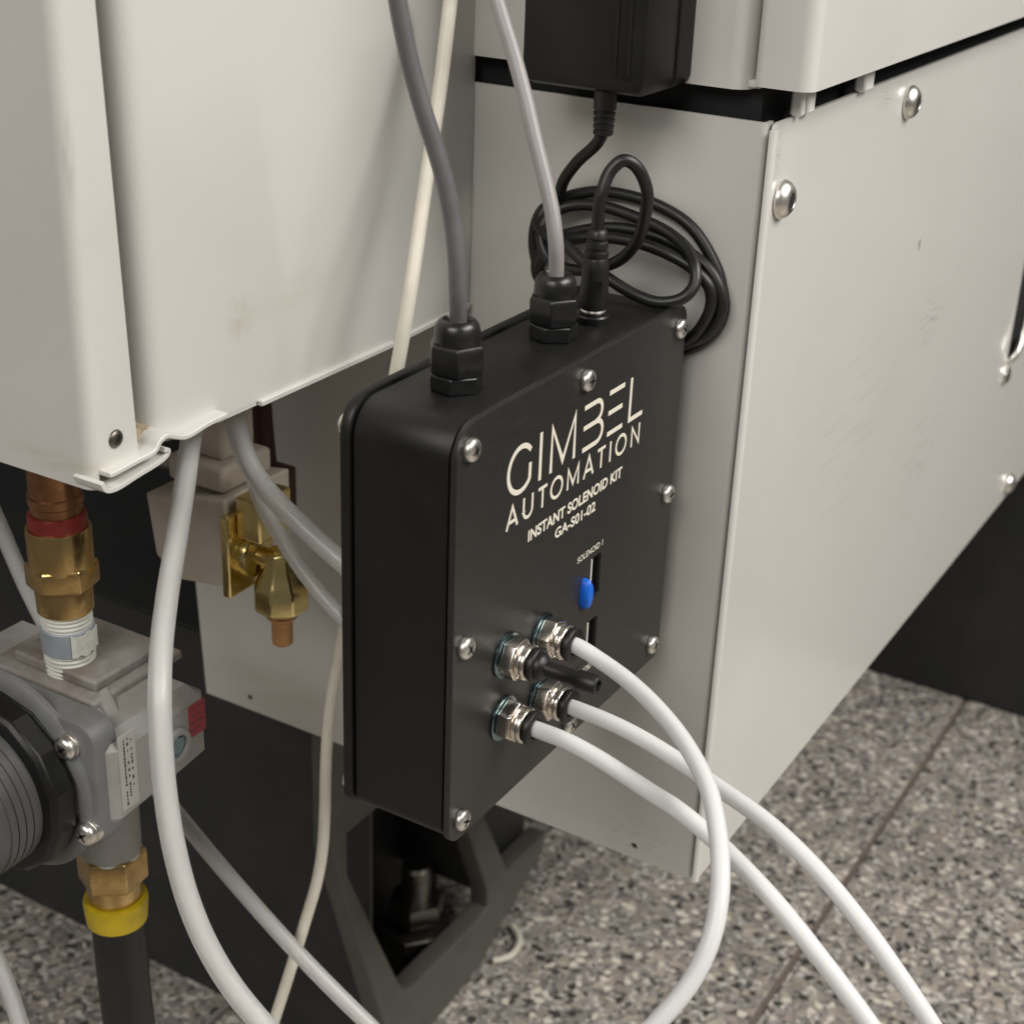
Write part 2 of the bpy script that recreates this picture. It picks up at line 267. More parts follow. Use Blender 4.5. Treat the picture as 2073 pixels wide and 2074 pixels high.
def spots(m, lst):
    """Stains and scuffs that belong to one place on the paint: (centre, size xyz, colour, strength, streaky)."""
    b = m.node_tree.nodes['Principled BSDF']
    cur = b.inputs['Base Color'].links[0].from_socket
    geo = nd(m, 'ShaderNodeNewGeometry')
    for c, sz, col, k, streak in lst:
        mp = nd(m, 'ShaderNodeMapping', vector_type='POINT')
        mp.inputs['Location'].default_value = tuple(-c[i] / sz[i] for i in range(3))
        mp.inputs['Scale'].default_value = tuple(1 / q for q in sz)
        lk(m, geo.outputs['Position'], mp.inputs['Vector'])
        ln = nd(m, 'ShaderNodeVectorMath', operation='LENGTH')
        lk(m, mp.outputs['Vector'], ln.inputs[0])
        rg = nd(m, 'ShaderNodeMapRange', interpolation_type='SMOOTHSTEP')
        rg.inputs['From Min'].default_value = 1.0
        rg.inputs['From Max'].default_value = 0.15
        rg.inputs['To Max'].default_value = k
        lk(m, ln.outputs['Value'], rg.inputs['Value'])
        nz = nd(m, 'ShaderNodeTexNoise', Scale=(7.0 if streak else 2.2), Detail=5.0)
        mp3 = nd(m, 'ShaderNodeMapping')
        mp3.inputs['Rotation'].default_value = (0, R(35 if streak else 0), 0)
        mp3.inputs['Scale'].default_value = (0.3, 1, 3.0) if streak else (1, 1, 1)
        lk(m, mp.outputs['Vector'], mp3.inputs['Vector'])
        lk(m, mp3.outputs['Vector'], nz.inputs['Vector'])
        r3 = nd(m, 'ShaderNodeMapRange')
        r3.inputs['From Min'].default_value = 0.50 if streak else 0.30
        r3.inputs['From Max'].default_value = 0.66
        lk(m, nz.outputs['Fac'], r3.inputs['Value'])
        mu = nd(m, 'ShaderNodeMath', operation='MULTIPLY')
        lk(m, rg.outputs['Result'], mu.inputs[0])
        lk(m, r3.outputs['Result'], mu.inputs[1])
        mx = nd(m, 'ShaderNodeMix', data_type='RGBA')
        mx.inputs['B'].default_value = (*col, 1)
        lk(m, mu.outputs[0], mx.inputs['Factor'])
        lk(m, cur, mx.inputs['A'])
        cur = mx.outputs['Result']
    lk(m, cur, b.inputs['Base Color'])


BRN, GRY = (0.42, 0.36, 0.22), (0.30, 0.285, 0.26)
spots(M['ivory'], [((0.0213, 0.0975, 0.150), (0.011, 0.02, 0.011), BRN, 0.4, False),
                   ((0.050, 0.0975, 0.152), (0.03, 0.02, 0.012), BRN, 0.22, False),
                   ((-0.0465, 0.0965, 0.213), (0.0022, 0.01, 0.020), GRY, 0.4, False),
                   ((-0.048, 0.110, 0.120), (0.01, 0.03, 0.006), BRN, 0.35, False),
                   ((0.1655, 0.200, -0.10), (0.01, 0.06, 0.02), BRN, 0.3, False),
                   ((0.1655, 0.010, -0.105), (0.01, 0.03, 0.02), GRY, 0.3, True)])
spots(M['gloss_ivory'], [((0.404, -0.0212, 0.075), (0.035, 0.02, 0.022), GRY, 0.55, True),
                         ((0.285, -0.0212, 0.199), (0.016, 0.02, 0.006), GRY, 0.8, True),
                         ((0.42, -0.0212, -0.01), (0.05, 0.02, 0.05), GRY, 0.22, True),
                         ((0.30, -0.0212, 0.05), (0.09, 0.02, 0.07), GRY, 0.14, True),
                         ((0.172, -0.0212, 0.195), (0.004, 0.02, 0.012), GRY, 0.7, True)])


def terrazzo():
    m = new_mat('terrazzo', (0.4, 0.37, 0.32), 0.35)
    b = m.node_tree.nodes['Principled BSDF']
    geo = nd(m, 'ShaderNodeNewGeometry')
    nz = nd(m, 'ShaderNodeTexNoise', Scale=160.0, Detail=2.0)
    lk(m, geo.outputs['Position'], nz.inputs['Vector'])
    sc = nd(m, 'ShaderNodeVectorMath', operation='SCALE')
    sc.inputs['Scale'].default_value = 0.006
    lk(m, nz.outputs['Color'], sc.inputs[0])
    ad = nd(m, 'ShaderNodeVectorMath', operation='ADD')
    lk(m, geo.outputs['Position'], ad.inputs[0])
    lk(m, sc.outputs[0], ad.inputs[1])

    def chips(scale, stops):
        v = nd(m, 'ShaderNodeTexVoronoi', Scale=scale, Randomness=1.0)
        lk(m, ad.outputs[0], v.inputs['Vector'])
        sp = nd(m, 'ShaderNodeSeparateColor')
        lk(m, v.outputs['Color'], sp.inputs[0])
        r = nd(m, 'ShaderNodeValToRGB')
        r.color_ramp.interpolation = 'CONSTANT'
        e = r.color_ramp.elements
        e[0].position, e[0].color = stops[0][0], (*stops[0][1], 1)
        e[1].position, e[1].color = stops[1][0], (*stops[1][1], 1)
        for p, c in stops[2:]:
            x = e.new(p)
            x.color = (*c, 1)
        lk(m, sp.outputs['Red'], r.inputs['Fac'])
        return v, r, sp
    v1, r1, s1 = chips(148.0, [(0.0, (0.06, 0.055, 0.05)), (0.10, (0.19, 0.175, 0.16)), (0.26, (0.345, 0.302, 0.25)),
                               (0.44, (0.29, 0.254, 0.21)), (0.58, (0.42, 0.368, 0.305)), (0.74, (0.36, 0.305, 0.265)), (0.82, (0.66, 0.60, 0.515))])
    v2, r2, s2 = chips(310.0, [(0.0, (0.10, 0.092, 0.085)), (0.2, (0.25, 0.23, 0.21)), (0.6, (0.35, 0.325, 0.295)), (0.82, (0.55, 0.51, 0.46))])
    mp = nd(m, 'ShaderNodeMapRange')
    mp.inputs['From Min'].default_value = 0.42
    mp.inputs['From Max'].default_value = 0.5
    lk(m, v1.outputs['Distance'], mp.inputs['Value'])
    mix = nd(m, 'ShaderNodeMix', data_type='RGBA')
    lk(m, mp.outputs['Result'], mix.inputs['Factor'])
    lk(m, r1.outputs['Color'], mix.inputs['A'])
    lk(m, r2.outputs['Color'], mix.inputs['B'])
    big = nd(m, 'ShaderNodeTexNoise', Scale=9.0, Detail=4.0)
    lk(m, geo.outputs['Position'], big.inputs['Vector'])
    hs = nd(m, 'ShaderNodeMapRange')
    hs.inputs['To Min'].default_value = 0.72
    hs.inputs['To Max'].default_value = 1.2
    lk(m, big.outputs['Fac'], hs.inputs['Value'])
    mul = nd(m, 'ShaderNodeVectorMath', operation='SCALE')
    lk(m, mix.outputs['Result'], mul.inputs[0])
    lk(m, hs.outputs['Result'], mul.inputs['Scale'])
    lk(m, mul.outputs[0], b.inputs['Base Color'])
    return m


M['terrazzo'] = terrazzo()


# ---------------------------------------------------------------- mesh helpers
class MB:
    """Collects shapes and links them as one mesh object."""

    def __init__(self):
        self.v, self.f = [], []

    def add(self, vs, fs):
        o = len(self.v)
        self.v += [tuple(p) for p in vs]
        self.f += [tuple(i + o for i in f) for f in fs]
        return self

    def box(self, x0, x1, y0, y1, z0, z1):
        vs = [(x, y, z) for z in (z0, z1) for y in (y0, y1) for x in (x0, x1)]
        return self.add(vs, [(0, 2, 3, 1), (4, 5, 7, 6), (0, 1, 5, 4), (2, 6, 7, 3), (0, 4, 6, 2), (1, 3, 7, 5)])

    def lathe(self, prof, origin=(0, 0, 0), axis=(0, 0, 1), n=32, cap0=True, cap1=True, phase=0.0, flat=1.0):
        """prof: list of (distance along axis, radius)."""
        a = Vector(axis).normalized()
        u = a.orthogonal().normalized() if abs(a.z) < 0.9 else Vector((1, 0, 0))
        if abs(a.z) >= 0.9:
            u = (u - a * u.dot(a)).normalized()
        else:
            u = Vector((0, 0, 1)) - a * a.z
            u.normalize()
        w = a.cross(u)
        o = Vector(origin)
        vs, fs = [], []
        for t, r in prof:
            for i in range(n):
                an = 2 * math.pi * i / n + phase
                vs.append(o + a * t + (u * math.cos(an) + w * math.sin(an) * flat) * r)
        for k in range(len(prof) - 1):
            for i in range(n):
                j = (i + 1) % n
                fs.append((k * n + i, k * n + j, (k + 1) * n + j, (k + 1) * n + i))
        if cap0:
            fs.append(tuple(reversed(range(n))))
        if cap1:
            b = (len(prof) - 1) * n
            fs.append(tuple(range(b, b + n)))
        return self.add(vs, fs)

    def tube(self, pts, r, n=16, per=8, cap=True, jitter=0.0):
        P = catmull(pts, per)
        m = len(P)
        T = [(P[min(i + 1, m - 1)] - P[max(i - 1, 0)]).normalized() for i in range(m)]
        u = T[0].orthogonal().normalized()
        vs, fs = [], []
        for i in range(m):
            u = (u - T[i] * u.dot(T[i])).normalized()
            w = T[i].cross(u)
            rr = r[0] + (r[1] - r[0]) * i / (m - 1) if isinstance(r, tuple) else r
            for k in range(n):
                an = 2 * math.pi * k / n
                vs.append(P[i] + (u * math.cos(an) + w * math.sin(an)) * rr)
        for i in range(m - 1):
            for k in range(n):
                j = (k + 1) % n
                fs.append((i * n + k, i * n + j, (i + 1) * n + j, (i + 1) * n + k))
        if cap:
            fs.append(tuple(reversed(range(n))))
            fs.append(tuple(range((m - 1) * n, m * n)))
        return self.add(vs, fs)

    def loft(self, rings, close=True, cap=True):
        n = len(rings[0])
        vs = [p for r in rings for p in r]
        fs = []
        for k in range(len(rings) - 1):
            for i in range(n if close else n - 1):
                j = (i + 1) % n
                fs.append((k * n + i, k * n + j, (k + 1) * n + j, (k + 1) * n + i))
        if cap:
            fs.append(tuple(reversed(range(n))))
            fs.append(tuple(range((len(rings) - 1) * n, len(rings) * n)))
        return self.add(vs, fs)

    def mesh(self, name):
        me = bpy.data.meshes.new(name)
        me.from_pydata(self.v, [], self.f)
        bm = bmesh.new()
        bm.from_mesh(me)
        bmesh.ops.recalc_face_normals(bm, faces=bm.faces)
        bm.to_mesh(me)
        bm.free()
        return me

    def build(self, name, mat, parent=None, bevel=0.0, seg=2, sharp=35, bang=30):
        return link(name, self.mesh(name), mat, parent, bevel, seg, sharp, bang)


def link(name, me, mat, parent=None, bevel=0.0, seg=2, sharp=35, bang=30):
    me.polygons.foreach_set('use_smooth', [True] * len(me.polygons))
    me.set_sharp_from_angle(angle=R(sharp))
    if mat is not None:
        me.materials.clear()
        me.materials.append(M[mat])
    o = bpy.data.objects.new(name, me)
    COL.objects.link(o)
    if parent is not None:
        o.parent = parent
        # parts keep their shape in place coordinates
        if parent.type == 'EMPTY':
            o.location = -parent.location
    if bevel:
        b = o.modifiers.new('bevel', 'BEVEL')
        b.width = bevel
        b.segments = seg
        b.limit_method = 'ANGLE'
        b.angle_limit = R(bang)
        b.harden_normals = False
    return o


def catmull(pts, per=8):
    P = [Vector(p) for p in pts]
    if len(P) == 2:
        return P
    out = []
    for i in range(len(P) - 1):
        p0 = P[i - 1] if i > 0 else P[0] * 2 - P[1]
        p1, p2 = P[i], P[i + 1]
        p3 = P[i + 2] if i + 2 < len(P) else P[-1] * 2 - P[-2]
        # centripetal parameters keep the curve free of loops
        t0 = 0.0
        t1 = t0 + max((p1 - p0).length, 1e-6) ** 0.5
        t2 = t1 + max((p2 - p1).length, 1e-6) ** 0.5
        t3 = t2 + max((p3 - p2).length, 1e-6) ** 0.5
        for k in range(per):
            t = t1 + (t2 - t1) * k / per
            a1 = p0 * ((t1 - t) / (t1 - t0)) + p1 * ((t - t0) / (t1 - t0))
            a2 = p1 * ((t2 - t) / (t2 - t1)) + p2 * ((t - t1) / (t2 - t1))
            a3 = p2 * ((t3 - t) / (t3 - t2)) + p3 * ((t - t2) / (t3 - t2))
            b1 = a1 * ((t2 - t) / (t2 - t0)) + a2 * ((t - t0) / (t2 - t0))
            b2 = a2 * ((t3 - t) / (t3 - t1)) + a3 * ((t - t1) / (t3 - t1))
            out.append(b1 * ((t2 - t) / (t2 - t1)) + b2 * ((t - t1) / (t2 - t1)))
    out.append(P[-1])
    return out


def smooth_path(pts, it=2):
    """Relax the inner points a little so that a hose bends evenly."""
    P = [Vector(p) for p in pts]
    for _ in range(it):
        Q = [p.copy() for p in P]
        for i in range(2, len(P) - 1):
            Q[i] = P[i] * 0.6 + (P[i - 1] + P[i + 1]) * 0.2
        P = Q
    return P


def rrect(x0, x1, z0, z1, r, n=8):
    """Rounded rectangle as a list of (u, v); r may be one radius or four (bl, br, tr, tl)."""
    rs = r if isinstance(r, (tuple, list)) else (r,) * 4
    cs = [(x0, z0, 180), (x1, z0, 270), (x1, z1, 0), (x0, z1, 90)]
    sg = [(1, 1), (-1, 1), (-1, -1), (1, -1)]
    out = []
    for (cx, cz, a0), (sx, sz), rr in zip(cs, sg, rs):
        for k in range(n + 1):
            a = R(a0 + 90.0 * k / n)
            out.append((cx + sx * rr + rr * math.cos(a), cz + sz * rr + rr * math.sin(a)))
    return out


def flat_mesh(loops, depth, bevel=0.0, res=2):
    """A flat sheet with holes: 2D loops filled and given thickness. Returns mesh in (u, v, w)."""
    cu = bpy.data.curves.new('sheet', 'CURVE')
    cu.dimensions = '2D'
    cu.fill_mode = 'BOTH'
    cu.extrude = max(depth / 2 - bevel, 0.00001)
    cu.bevel_depth = bevel
    cu.bevel_resolution = res
    cu.offset = -bevel
    for lp in loops:
        s = cu.splines.new('POLY')
        s.points.add(len(lp) - 1)
        for p, q in zip(s.points, lp):
            p.co = (q[0], q[1], 0, 1)
        s.use_cyclic_u = True
    return curve_to_mesh(cu)


def curve_to_mesh(cu):
    o = bpy.data.objects.new('temp', cu)
    COL.objects.link(o)
    dg = bpy.context.evaluated_depsgraph_get()
    me = bpy.data.meshes.new_from_object(o.evaluated_get(dg))
    bpy.data.objects.remove(o)
    bpy.data.curves.remove(cu)
    return me


def to_xz(me, y):
    """(u, v, w) -> x = u, z = v, with the front facing -y."""
    for v in me.vertices:
        u, w, d = v.co
        v.co = (u, y - d, w)
    return me


def to_yz(me, x):
    """(u, v, w) -> y = u, z = v, with the front facing -x."""
    for v in me.vertices:
        u, w, d = v.co
        v.co = (x + d, u, w)
    return me


def tag(o, label, cat, group=None):
    o['label'] = label
    o['category'] = cat
    if group:
        o['group'] = group
    return o


def struct(o):
    o['kind'] = 'structure'
    return o


def empty(name, loc):
    o = bpy.data.objects.new(name, None)
    o.empty_display_size = 0.02
    o.location = loc
    COL.objects.link(o)
    return o


def hexprof(mb, origin, axis, t0, t1, af, chamfer=0.0008, phase=0.0):
    r = af / math.sqrt(3)
    prof = [(t0, r * 0.93), (t0 + chamfer, r), (t1 - chamfer, r), (t1, r * 0.93)]
    return mb.lathe(prof, origin, axis, n=6, phase=phase)


# ================================================================ setting
FZ = -0.40
floor = MB().box(-1.0, 3.0, -2.0, 2.0, FZ - 0.03, FZ - 0.0015).build('floor', 'grout')
struct(floor)
TS = 0.8
tile_mesh = None
for i in range(-1, 3):
    for j in range(-2, 3):
        x0, y0 = 0.10 + i * TS, 0.0215 + j * TS
        if tile_mesh is None:
            t = MB().box(0.0022, TS - 0.0022, 0.0022, TS - 0.0022, -0.010, 0.0)
            o = t.build('floor_tile', 'terrazzo', floor, bevel=0.0008, seg=1)
            tile_mesh = o.data
        else:
            o = bpy.data.objects.new('floor_tile', tile_mesh)
            COL.objects.link(o)
            o.parent = floor
            b = o.modifiers.new('bevel', 'BEVEL')
            b.width = 0.0008
            b.segments = 1
        o.location = (x0, y0, FZ)

# ================================================================ the machine
mach = empty('machine', (0.5, 0.3, FZ))
tag(mach, 'large off white machine with screwed panels on a dark base, at the right', 'machine')
MB().box(0.235, 0.40, 0.262, 1.3, FZ - 0.0005, -0.135).build('pedestal', 'dark_base', mach, bevel=0.003)
far = MB().box(0.868, 1.4, -0.9, 1.2, FZ - 0.0005, 0.0).build('far_machine_base', 'dark_base', bevel=0.003)
tag(far, 'black machine base on the floor at the right edge, below the white panel', 'machine base')
MB().box(0.232, 0.2345, 0.200, 1.3, FZ + 0.0005, -0.135).build('pedestal_skirt', 'dark_base', mach)

# cast foot with a window, levelling bolt inside
fo = PT['foot_out']
outline = [(0.186, -0.126), fo[0], fo[1], (0.2475, -0.4), (0.296, -0.4), (0.345, -0.392), fo[5], fo[6], fo[7], fo[8], fo[9], (0.285, -0.126)]
fw = PT['foot_win']
window = [(0.186 + 0.012, -0.200), fw[0], fw[1], fw[2], fw[3], fw[4], fw[5], fw[6], fw[7], (0.285, -0.200)]
me = to_xz(flat_mesh([outline, list(reversed(window))], 0.014, 0.0015), 0.197)
foot = link('foot', me, 'foot', mach)
MB().box(0.352, 0.42, 0.206, 0.262, -0.345, -0.135).build('shade_block', 'dark_base', mach)  # added dark block: shuts light out behind the foot and reads as shade
foot['label'] = 'olive grey cast foot with an angular window'
bx, by = 0.318, 0.226
mb = MB()
mb.lathe([(-0.365, 0.010), (-0.345, 0.010), (-0.345, 0.0095), (-0.314, 0.0095), (-0.312, 0.008)], (bx, by, 0), (0, 0, 1), n=24)
mb.build('levelling_bolt', 'dark_steel', foot)
hexprof(MB(), (bx, by, 0), (0, 0, 1), -0.352, -0.338, 0.032, 0.002, 0.4).build('levelling_nut', 'dark_steel', foot)
mb = MB()
mb.lathe([(-0.4, 0.030), (-0.380, 0.028), (-0.376, 0.026), (-0.358, 0.024), (-0.355, 0.010)], (bx, by, 0), (0, 0, 1), n=6, phase=0.3)
mb.build('levelling_pad', 'dark_steel', foot, bevel=0.001)

# ================================================================ lower machine covers
WX = 0.1655


def sheet_profile(pts, th, z0, z1):
    """A bent sheet: 2D polyline in (x, y) with thickness, extruded from z0 to z1."""
    n = len(pts)
    out = []
    for i in range(n):
        a = Vector(pts[max(i - 1, 0)])
        b = Vector(pts[min(i + 1, n - 1)])
        t = (b - a).normalized()
        nrm = Vector((-t.y, t.x))
        out.append(Vector(pts[i]) + nrm * th)
    ring = [Vector(p) for p in pts] + list(reversed(out))
    return MB().loft([[(p.x, p.y, z0) for p in ring], [(p.x, p.y, z1) for p in ring]])


def arc(cx, cy, r, a0, a1, n=8):
    return [(cx + r * math.cos(R(a0 + (a1 - a0) * k / n)), cy + r * math.sin(R(a0 + (a1 - a0) * k / n))) for k in range(n + 1)]


# flat sheet with two small holes, then the bent edge by the corner
h1, h2 = PT['w1_holes']
holes = [[(h[1] + 0.0016 * math.cos(R(a)), h[2] + 0.0016 * math.sin(R(a))) for a in range(360, 0, -30)] for h in (h1, h2)]
me = to_yz(flat_mesh([[(-0.0165, -0.118), (0.2544, -0.1185), (0.2580, -0.05), (0.2580, 0.206), (-0.0165, 0.206)]] + holes, 0.0016), WX + 0.0008)
mb = MB()
mb.v = [tuple(v.co) for v in me.vertices]
mb.f = [tuple(p.vertices) for p in me.polygons]
b2 = sheet_profile([(WX, -0.0165)] + arc(WX + 0.0020, -0.0165, 0.0020, 180, 270, 8) + [(WX + 0.006, -0.0185)], 0.0015, -0.118, 0.206)
mb.add(b2.v, b2.f)
side = mb.build('side_cover', 'ivory', mach, sharp=25)
MB().box(WX + 0.003, WX + 0.06, 0.0, 0.25, -0.117, -0.115).build('bottom_flange', 'ivory', side)
for h in (h1, h2):
    MB().box(WX + 0.0030, WX + 0.0035, h[1] - 0.003, h[1] + 0.003, h[2] - 0.0025, h[2] + 0.003).build('hole_backing', 'black_matte', side)

PY = -0.0212
pc = PT['panel_cut']
cut = list(reversed(rrect(pc[0][0], pc[0][0] + 0.09, pc[0][2], pc[0][2] + 0.09, 0.004)))
me = to_xz(flat_mesh([[(0.1673, -0.1185), (1.25, -0.1185), (1.25, 0.2058), (0.1700, 0.2058), (0.1681, 0.2052), (0.1673, 0.2038)], cut], 0.0016), PY + 0.0008)
mb = MB()
mb.v = [tuple(v.co) for v in me.vertices]
mb.f = [tuple(p.vertices) for p in me.polygons]
b2 = sheet_profile(list(reversed([(0.1673, PY)] + arc(0.1673, PY + 0.0015, 0.0015, 270, 184, 8))), -0.0010, -0.1185, 0.2038)
mb.add(b2.v, b2.f)
front = mb.build('front_panel', 'gloss_ivory', mach, sharp=25)
MB().box(0.172, 1.25, PY + 0.0018, PY + 0.016, -0.1183, -0.117).build('bottom_flange', 'gloss_ivory', front)
MB().box(pc[0][0] - 0.006, pc[0][0] + 0.1, PY + 0.012, PY + 0.014, pc[0][2] - 0.006, pc[0][2] + 0.1).build('handle_recess', 'black_matte', front)
mb = MB()
mb.tube([(pc[0][0] + 0.001, PY + 0.004, pc[0][2] - 0.004), (pc[0][0] + 0.003, PY - 0.003, pc[0][2] + 0.004), (pc[0][0] + 0.012, PY - 0.004, pc[0][2] + 0.016), (pc[0][0] + 0.02, PY - 0.002, pc[0][2] + 0.05)], 0.0022, 12, 6)
mb.lathe([(0, 0.006), (0.002, 0.0055), (0.003, 0.003)], (pc[0][0] + 0.001, PY, pc[0][2] - 0.008), (0, -1, 0), 20)
mb.build('handle_latch', 'steel', front)


def button_screw(name, p, axis, r, h, parent, mat='steel', socket='hex', turn=0.3):
    """Domed screw head with its recess in a second material."""
    mb = MB()
    if socket == 'hex':
        prof = [(0, r * 0.97), (h * 0.08, r), (h * 0.20, r * 0.995)]
        for k in range(1, 10):
            q = k / 9
            prof.append((h * (0.20 + 0.80 * (1 - (1 - q) ** 2) ** 0.75), r * (0.995 - 0.575 * q)))
        prof += [(h * 0.97, r * 0.40), (h * 0.35, r * 0.39)]
        mb.lathe(prof, p, axis, 40)
        nf = len(mb.f)
        hexprof(mb, p, axis, h * 0.2, h * 0.90, r * 0.66, 0.0001, turn)
    else:
        prof = [(0, r * 0.97), (h * 0.10, r), (h * 0.45, r * 0.99)]
        for k in range(1, 9):
            a = R(90 * k / 8)
            prof.append((h * (0.45 + 0.55 * math.sin(a)), r * (0.99 - 0.62 * (1 - math.cos(a)))))
        prof += [(h, r * 0.1)]
        mb.lathe(prof, p, axis, 40)
        nf = len(mb.f)
        a = Vector(axis).normalized()
        u = Vector((0, 0, 1))
        w = a.cross(u)
        for an in (turn, turn + math.pi / 2):
            d = u * math.cos(an) + w * math.sin(an)
            e = a.cross(d)
            L, B = r * 0.56, r * 0.13
            base = Vector(p) + a * h * 0.80
            top = Vector(p) + a * (h + 0.00003)
            ring = [(L, B * 0.5), (L, -B * 0.5), (B, -B), (-B, -B), (-L, -B * 0.5), (-L, B * 0.5), (-B, B), (B, B)]
            mb.loft([[base + d * x + e * y for x, y in ring], [top + d * x + e * y for x, y in ring]])
    s = mb.build(name, mat, parent, sharp=40)
    s.data.materials.append(M['black_matte'])
    for i, pl_ in enumerate(s.data.polygons):
        pl_.material_index = 1 if i >= nf else 0
    return s


for i, p in enumerate(PT['panel_screws']):
    button_screw('panel_screw', (p[0] + (0.001 if i == 0 else 0), PY - 0.0002, p[2]), (0, -1, 0), 0.0072, 0.0046, front, turn=0.2 + i)

# ================================================================ upper machine covers
MB().box(0.172, 1.3, -0.0135, 0.6, 0.150, 0.28).build('dark_gap_fill', 'black_matte', mach)  # black slab in place of the unlit interior behind the gap
up = sheet_profile([(WX, 0.30), (WX, -0.0035)] + arc(WX + 0.0055, -0.0035, 0.0055, 180, 268, 8) + [(WX + 0.006, -0.009)], -0.0015, 0.2162, 0.45).build('upper_side_cover', 'ivory', mach, sharp=25)
MB().box(WX + 0.0016, WX + 0.0064, -0.003, 0.29, 0.2175, 0.2185).build('bottom_flange', 'ivory', up)
MB().box(WX + 0.001, WX + 0.0062, -0.0142, -0.0095, 0.2170, 0.2196).build('hinge_tab', 'ivory', up, bevel=0.0006)

DX, DY = 0.1650, -0.0325
updoor = sheet_profile(list(reversed([(1.25, DY), (DX + 0.004, DY)] + arc(DX + 0.004, DY + 0.004, 0.004, 270, 180, 8) + [(DX, -0.0158)] + arc(DX + 0.002, -0.0158, 0.002, 180, 90, 5) + [(DX + 0.006, -0.0138)])), -0.0015, 0.2182, 0.45).build('upper_door', 'gloss_ivory', mach, sharp=25)
MB().box(DX + 0.0045, 1.25, DY + 0.002, -0.0165, 0.2190, 0.2200).build('bottom_flange', 'black_matte', updoor)
for i, p in enumerate(PT['white_bits']):
    w = (0.0050, 0.0035, 0.0016)[i]
    q = p
    MB().box(q[0] - w, q[0] + w, q[1] - 0.0040, q[1] + 0.0010, 0.2062, 0.2186).build('gap_light_block', 'white_plastic', updoor, bevel=0.0012)  # white blocks stand in for background light showing through the gap

# ================================================================ left cabinet
cab = empty('cabinet', (0.07, 0.10, 0.1187))
tag(cab, 'white sheet metal cabinet with a riveted door, filling the upper left', 'cabinet')


def loft2(bot, top, th, z0, z1):
    def ring(pts):
        n = len(pts)
        out = []
        for i in range(n):
            a, b = Vector(pts[max(i - 1, 0)]), Vector(pts[min(i + 1, n - 1)])
            t = (b - a).normalized()
            out.append(Vector(pts[i]) + Vector((-t.y, t.x)) * th)
        return [Vector(p) for p in pts] + list(reversed(out))
    r0, r1 = ring(bot), ring(top)
    return MB().loft([[(p.x, p.y, z0) for p in r0], [(p.x, p.y, z1) for p in r1]])


def cab_prof(dx):
    r = 0.009
    return [(-0.0215 + dx, 0.30), (-0.0215 + dx, 0.0975 + r)] + arc(-0.0215 + dx + r, 0.0975 + r, r, 180, 270, 12) + \
        [(0.1075, 0.0975), (0.1105, 0.0978), (0.1650, 0.1010)]


loft2(cab_prof(0.0), cab_prof(-0.009), 0.0015, 0.1190, 0.42).build('cabinet_sheet', 'ivory', cab, sharp=25)
MB().box(-0.0195, 0.163, 0.1035, 0.60, 0.1235, 0.1260).build('cabinet_bottom', 'ivory', cab)
for x0, x1, y in ((0.0285, 0.1062, 0.0975), (0.1120, 0.1640, 0.0985)):
    a = 0.0 if x0 < 0.1 else 0.0026
    mb = MB()
    mb.loft([[(x0, y - 0.0016, 0.1172), (x0, y + 0.003, 0.1172), (x0, y + 0.003, 0.1194), (x0, y - 0.0016, 0.1194)],
             [(x1, y + a - 0.0016, 0.1172), (x1, y + a + 0.003, 0.1172), (x1, y + a + 0.003, 0.1194), (x1, y + a - 0.0016, 0.1194)]])
    mb.build('bottom_hem', 'ivory', cab, bevel=0.0005)
MB().box(0.008, 0.0280, 0.0978, 0.1005, 0.1174, 0.1192).build('bottom_hem', 'ivory', cab, bevel=0.0004)


def ribbon(pts, y0, y1, th):
    """A thin sheet strip following (x, z) points."""
    P = catmull([(p[0], 0, p[2]) for p in pts], 5)
    rings = []
    for i, p in enumerate(P):
        t = (P[min(i + 1, len(P) - 1)] - P[max(i - 1, 0)]).normalized()
        n = Vector((-t.z, 0, t.x)) * th / 2
        rings.append([(p.x + n.x, y0, p.z + n.z), (p.x - n.x, y0, p.z - n.z), (p.x - n.x, y1, p.z - n.z), (p.x + n.x, y1, p.z + n.z)])
    return MB().loft(rings)


lu = [(-0.0455, 0, 0.1192)] + [q for q in PT['lip_up'][1:]]
ribbon(lu, 0.0925, 0.104, 0.0017).build('tray_lip', 'ivory', cab, bevel=0.0004)

def door_prof(dx, lx):
    r = 0.005
    return [(-0.0480 + lx, 0.60), (-0.0480 + lx, 0.0965 + r)] + arc(-0.0480 + lx + r, 0.0965 + r, r, 180, 270, 10) + \
        [(-0.0300 + dx, 0.0965)] + arc(-0.0300 + dx, 0.0977, 0.0012, 270, 360, 4)


door = loft2(door_prof(0.0, 0.0), door_prof(-0.0095, -0.0008), 0.0014, 0.1200, 0.42).build('door', 'ivory', cab, sharp=25)
# lower band of the front, below the flange, and the return lip
sheet_profile([(-0.0480, 0.60), (-0.0480, 0.1015)] + arc(-0.043, 0.1015, 0.005, 180, 240, 6), 0.0014, 0.1135, 0.1200).build('door_sill', 'ivory', door, sharp=25)
ll = [(-0.0490, 0, 0.1180), (-0.0475, 0, 0.1152), (-0.0440, 0, 0.1142), (-0.0346, 0, 0.1152), (-0.0215, 0, 0.1172), (-0.0203, 0, 0.1187), (-0.0222, 0, 0.1196)]
ribbon(ll, 0.0925, 0.104, 0.0015).build('return_lip', 'ivory', door, bevel=0.0004)
dh = PT['door_hole']
mb = MB()
mb.lathe([(-0.001, 0.0029), (0.0001, 0.0029), (0.0006, 0.0026), (0.0010, 0.0018), (0.0012, 0.0006)], (dh[0], 0.0965, dh[2]), (0, -1, 0), 28)
mb.build('rivet', 'dark_steel', door)
fm = MB()
random.seed(4)
rings = []
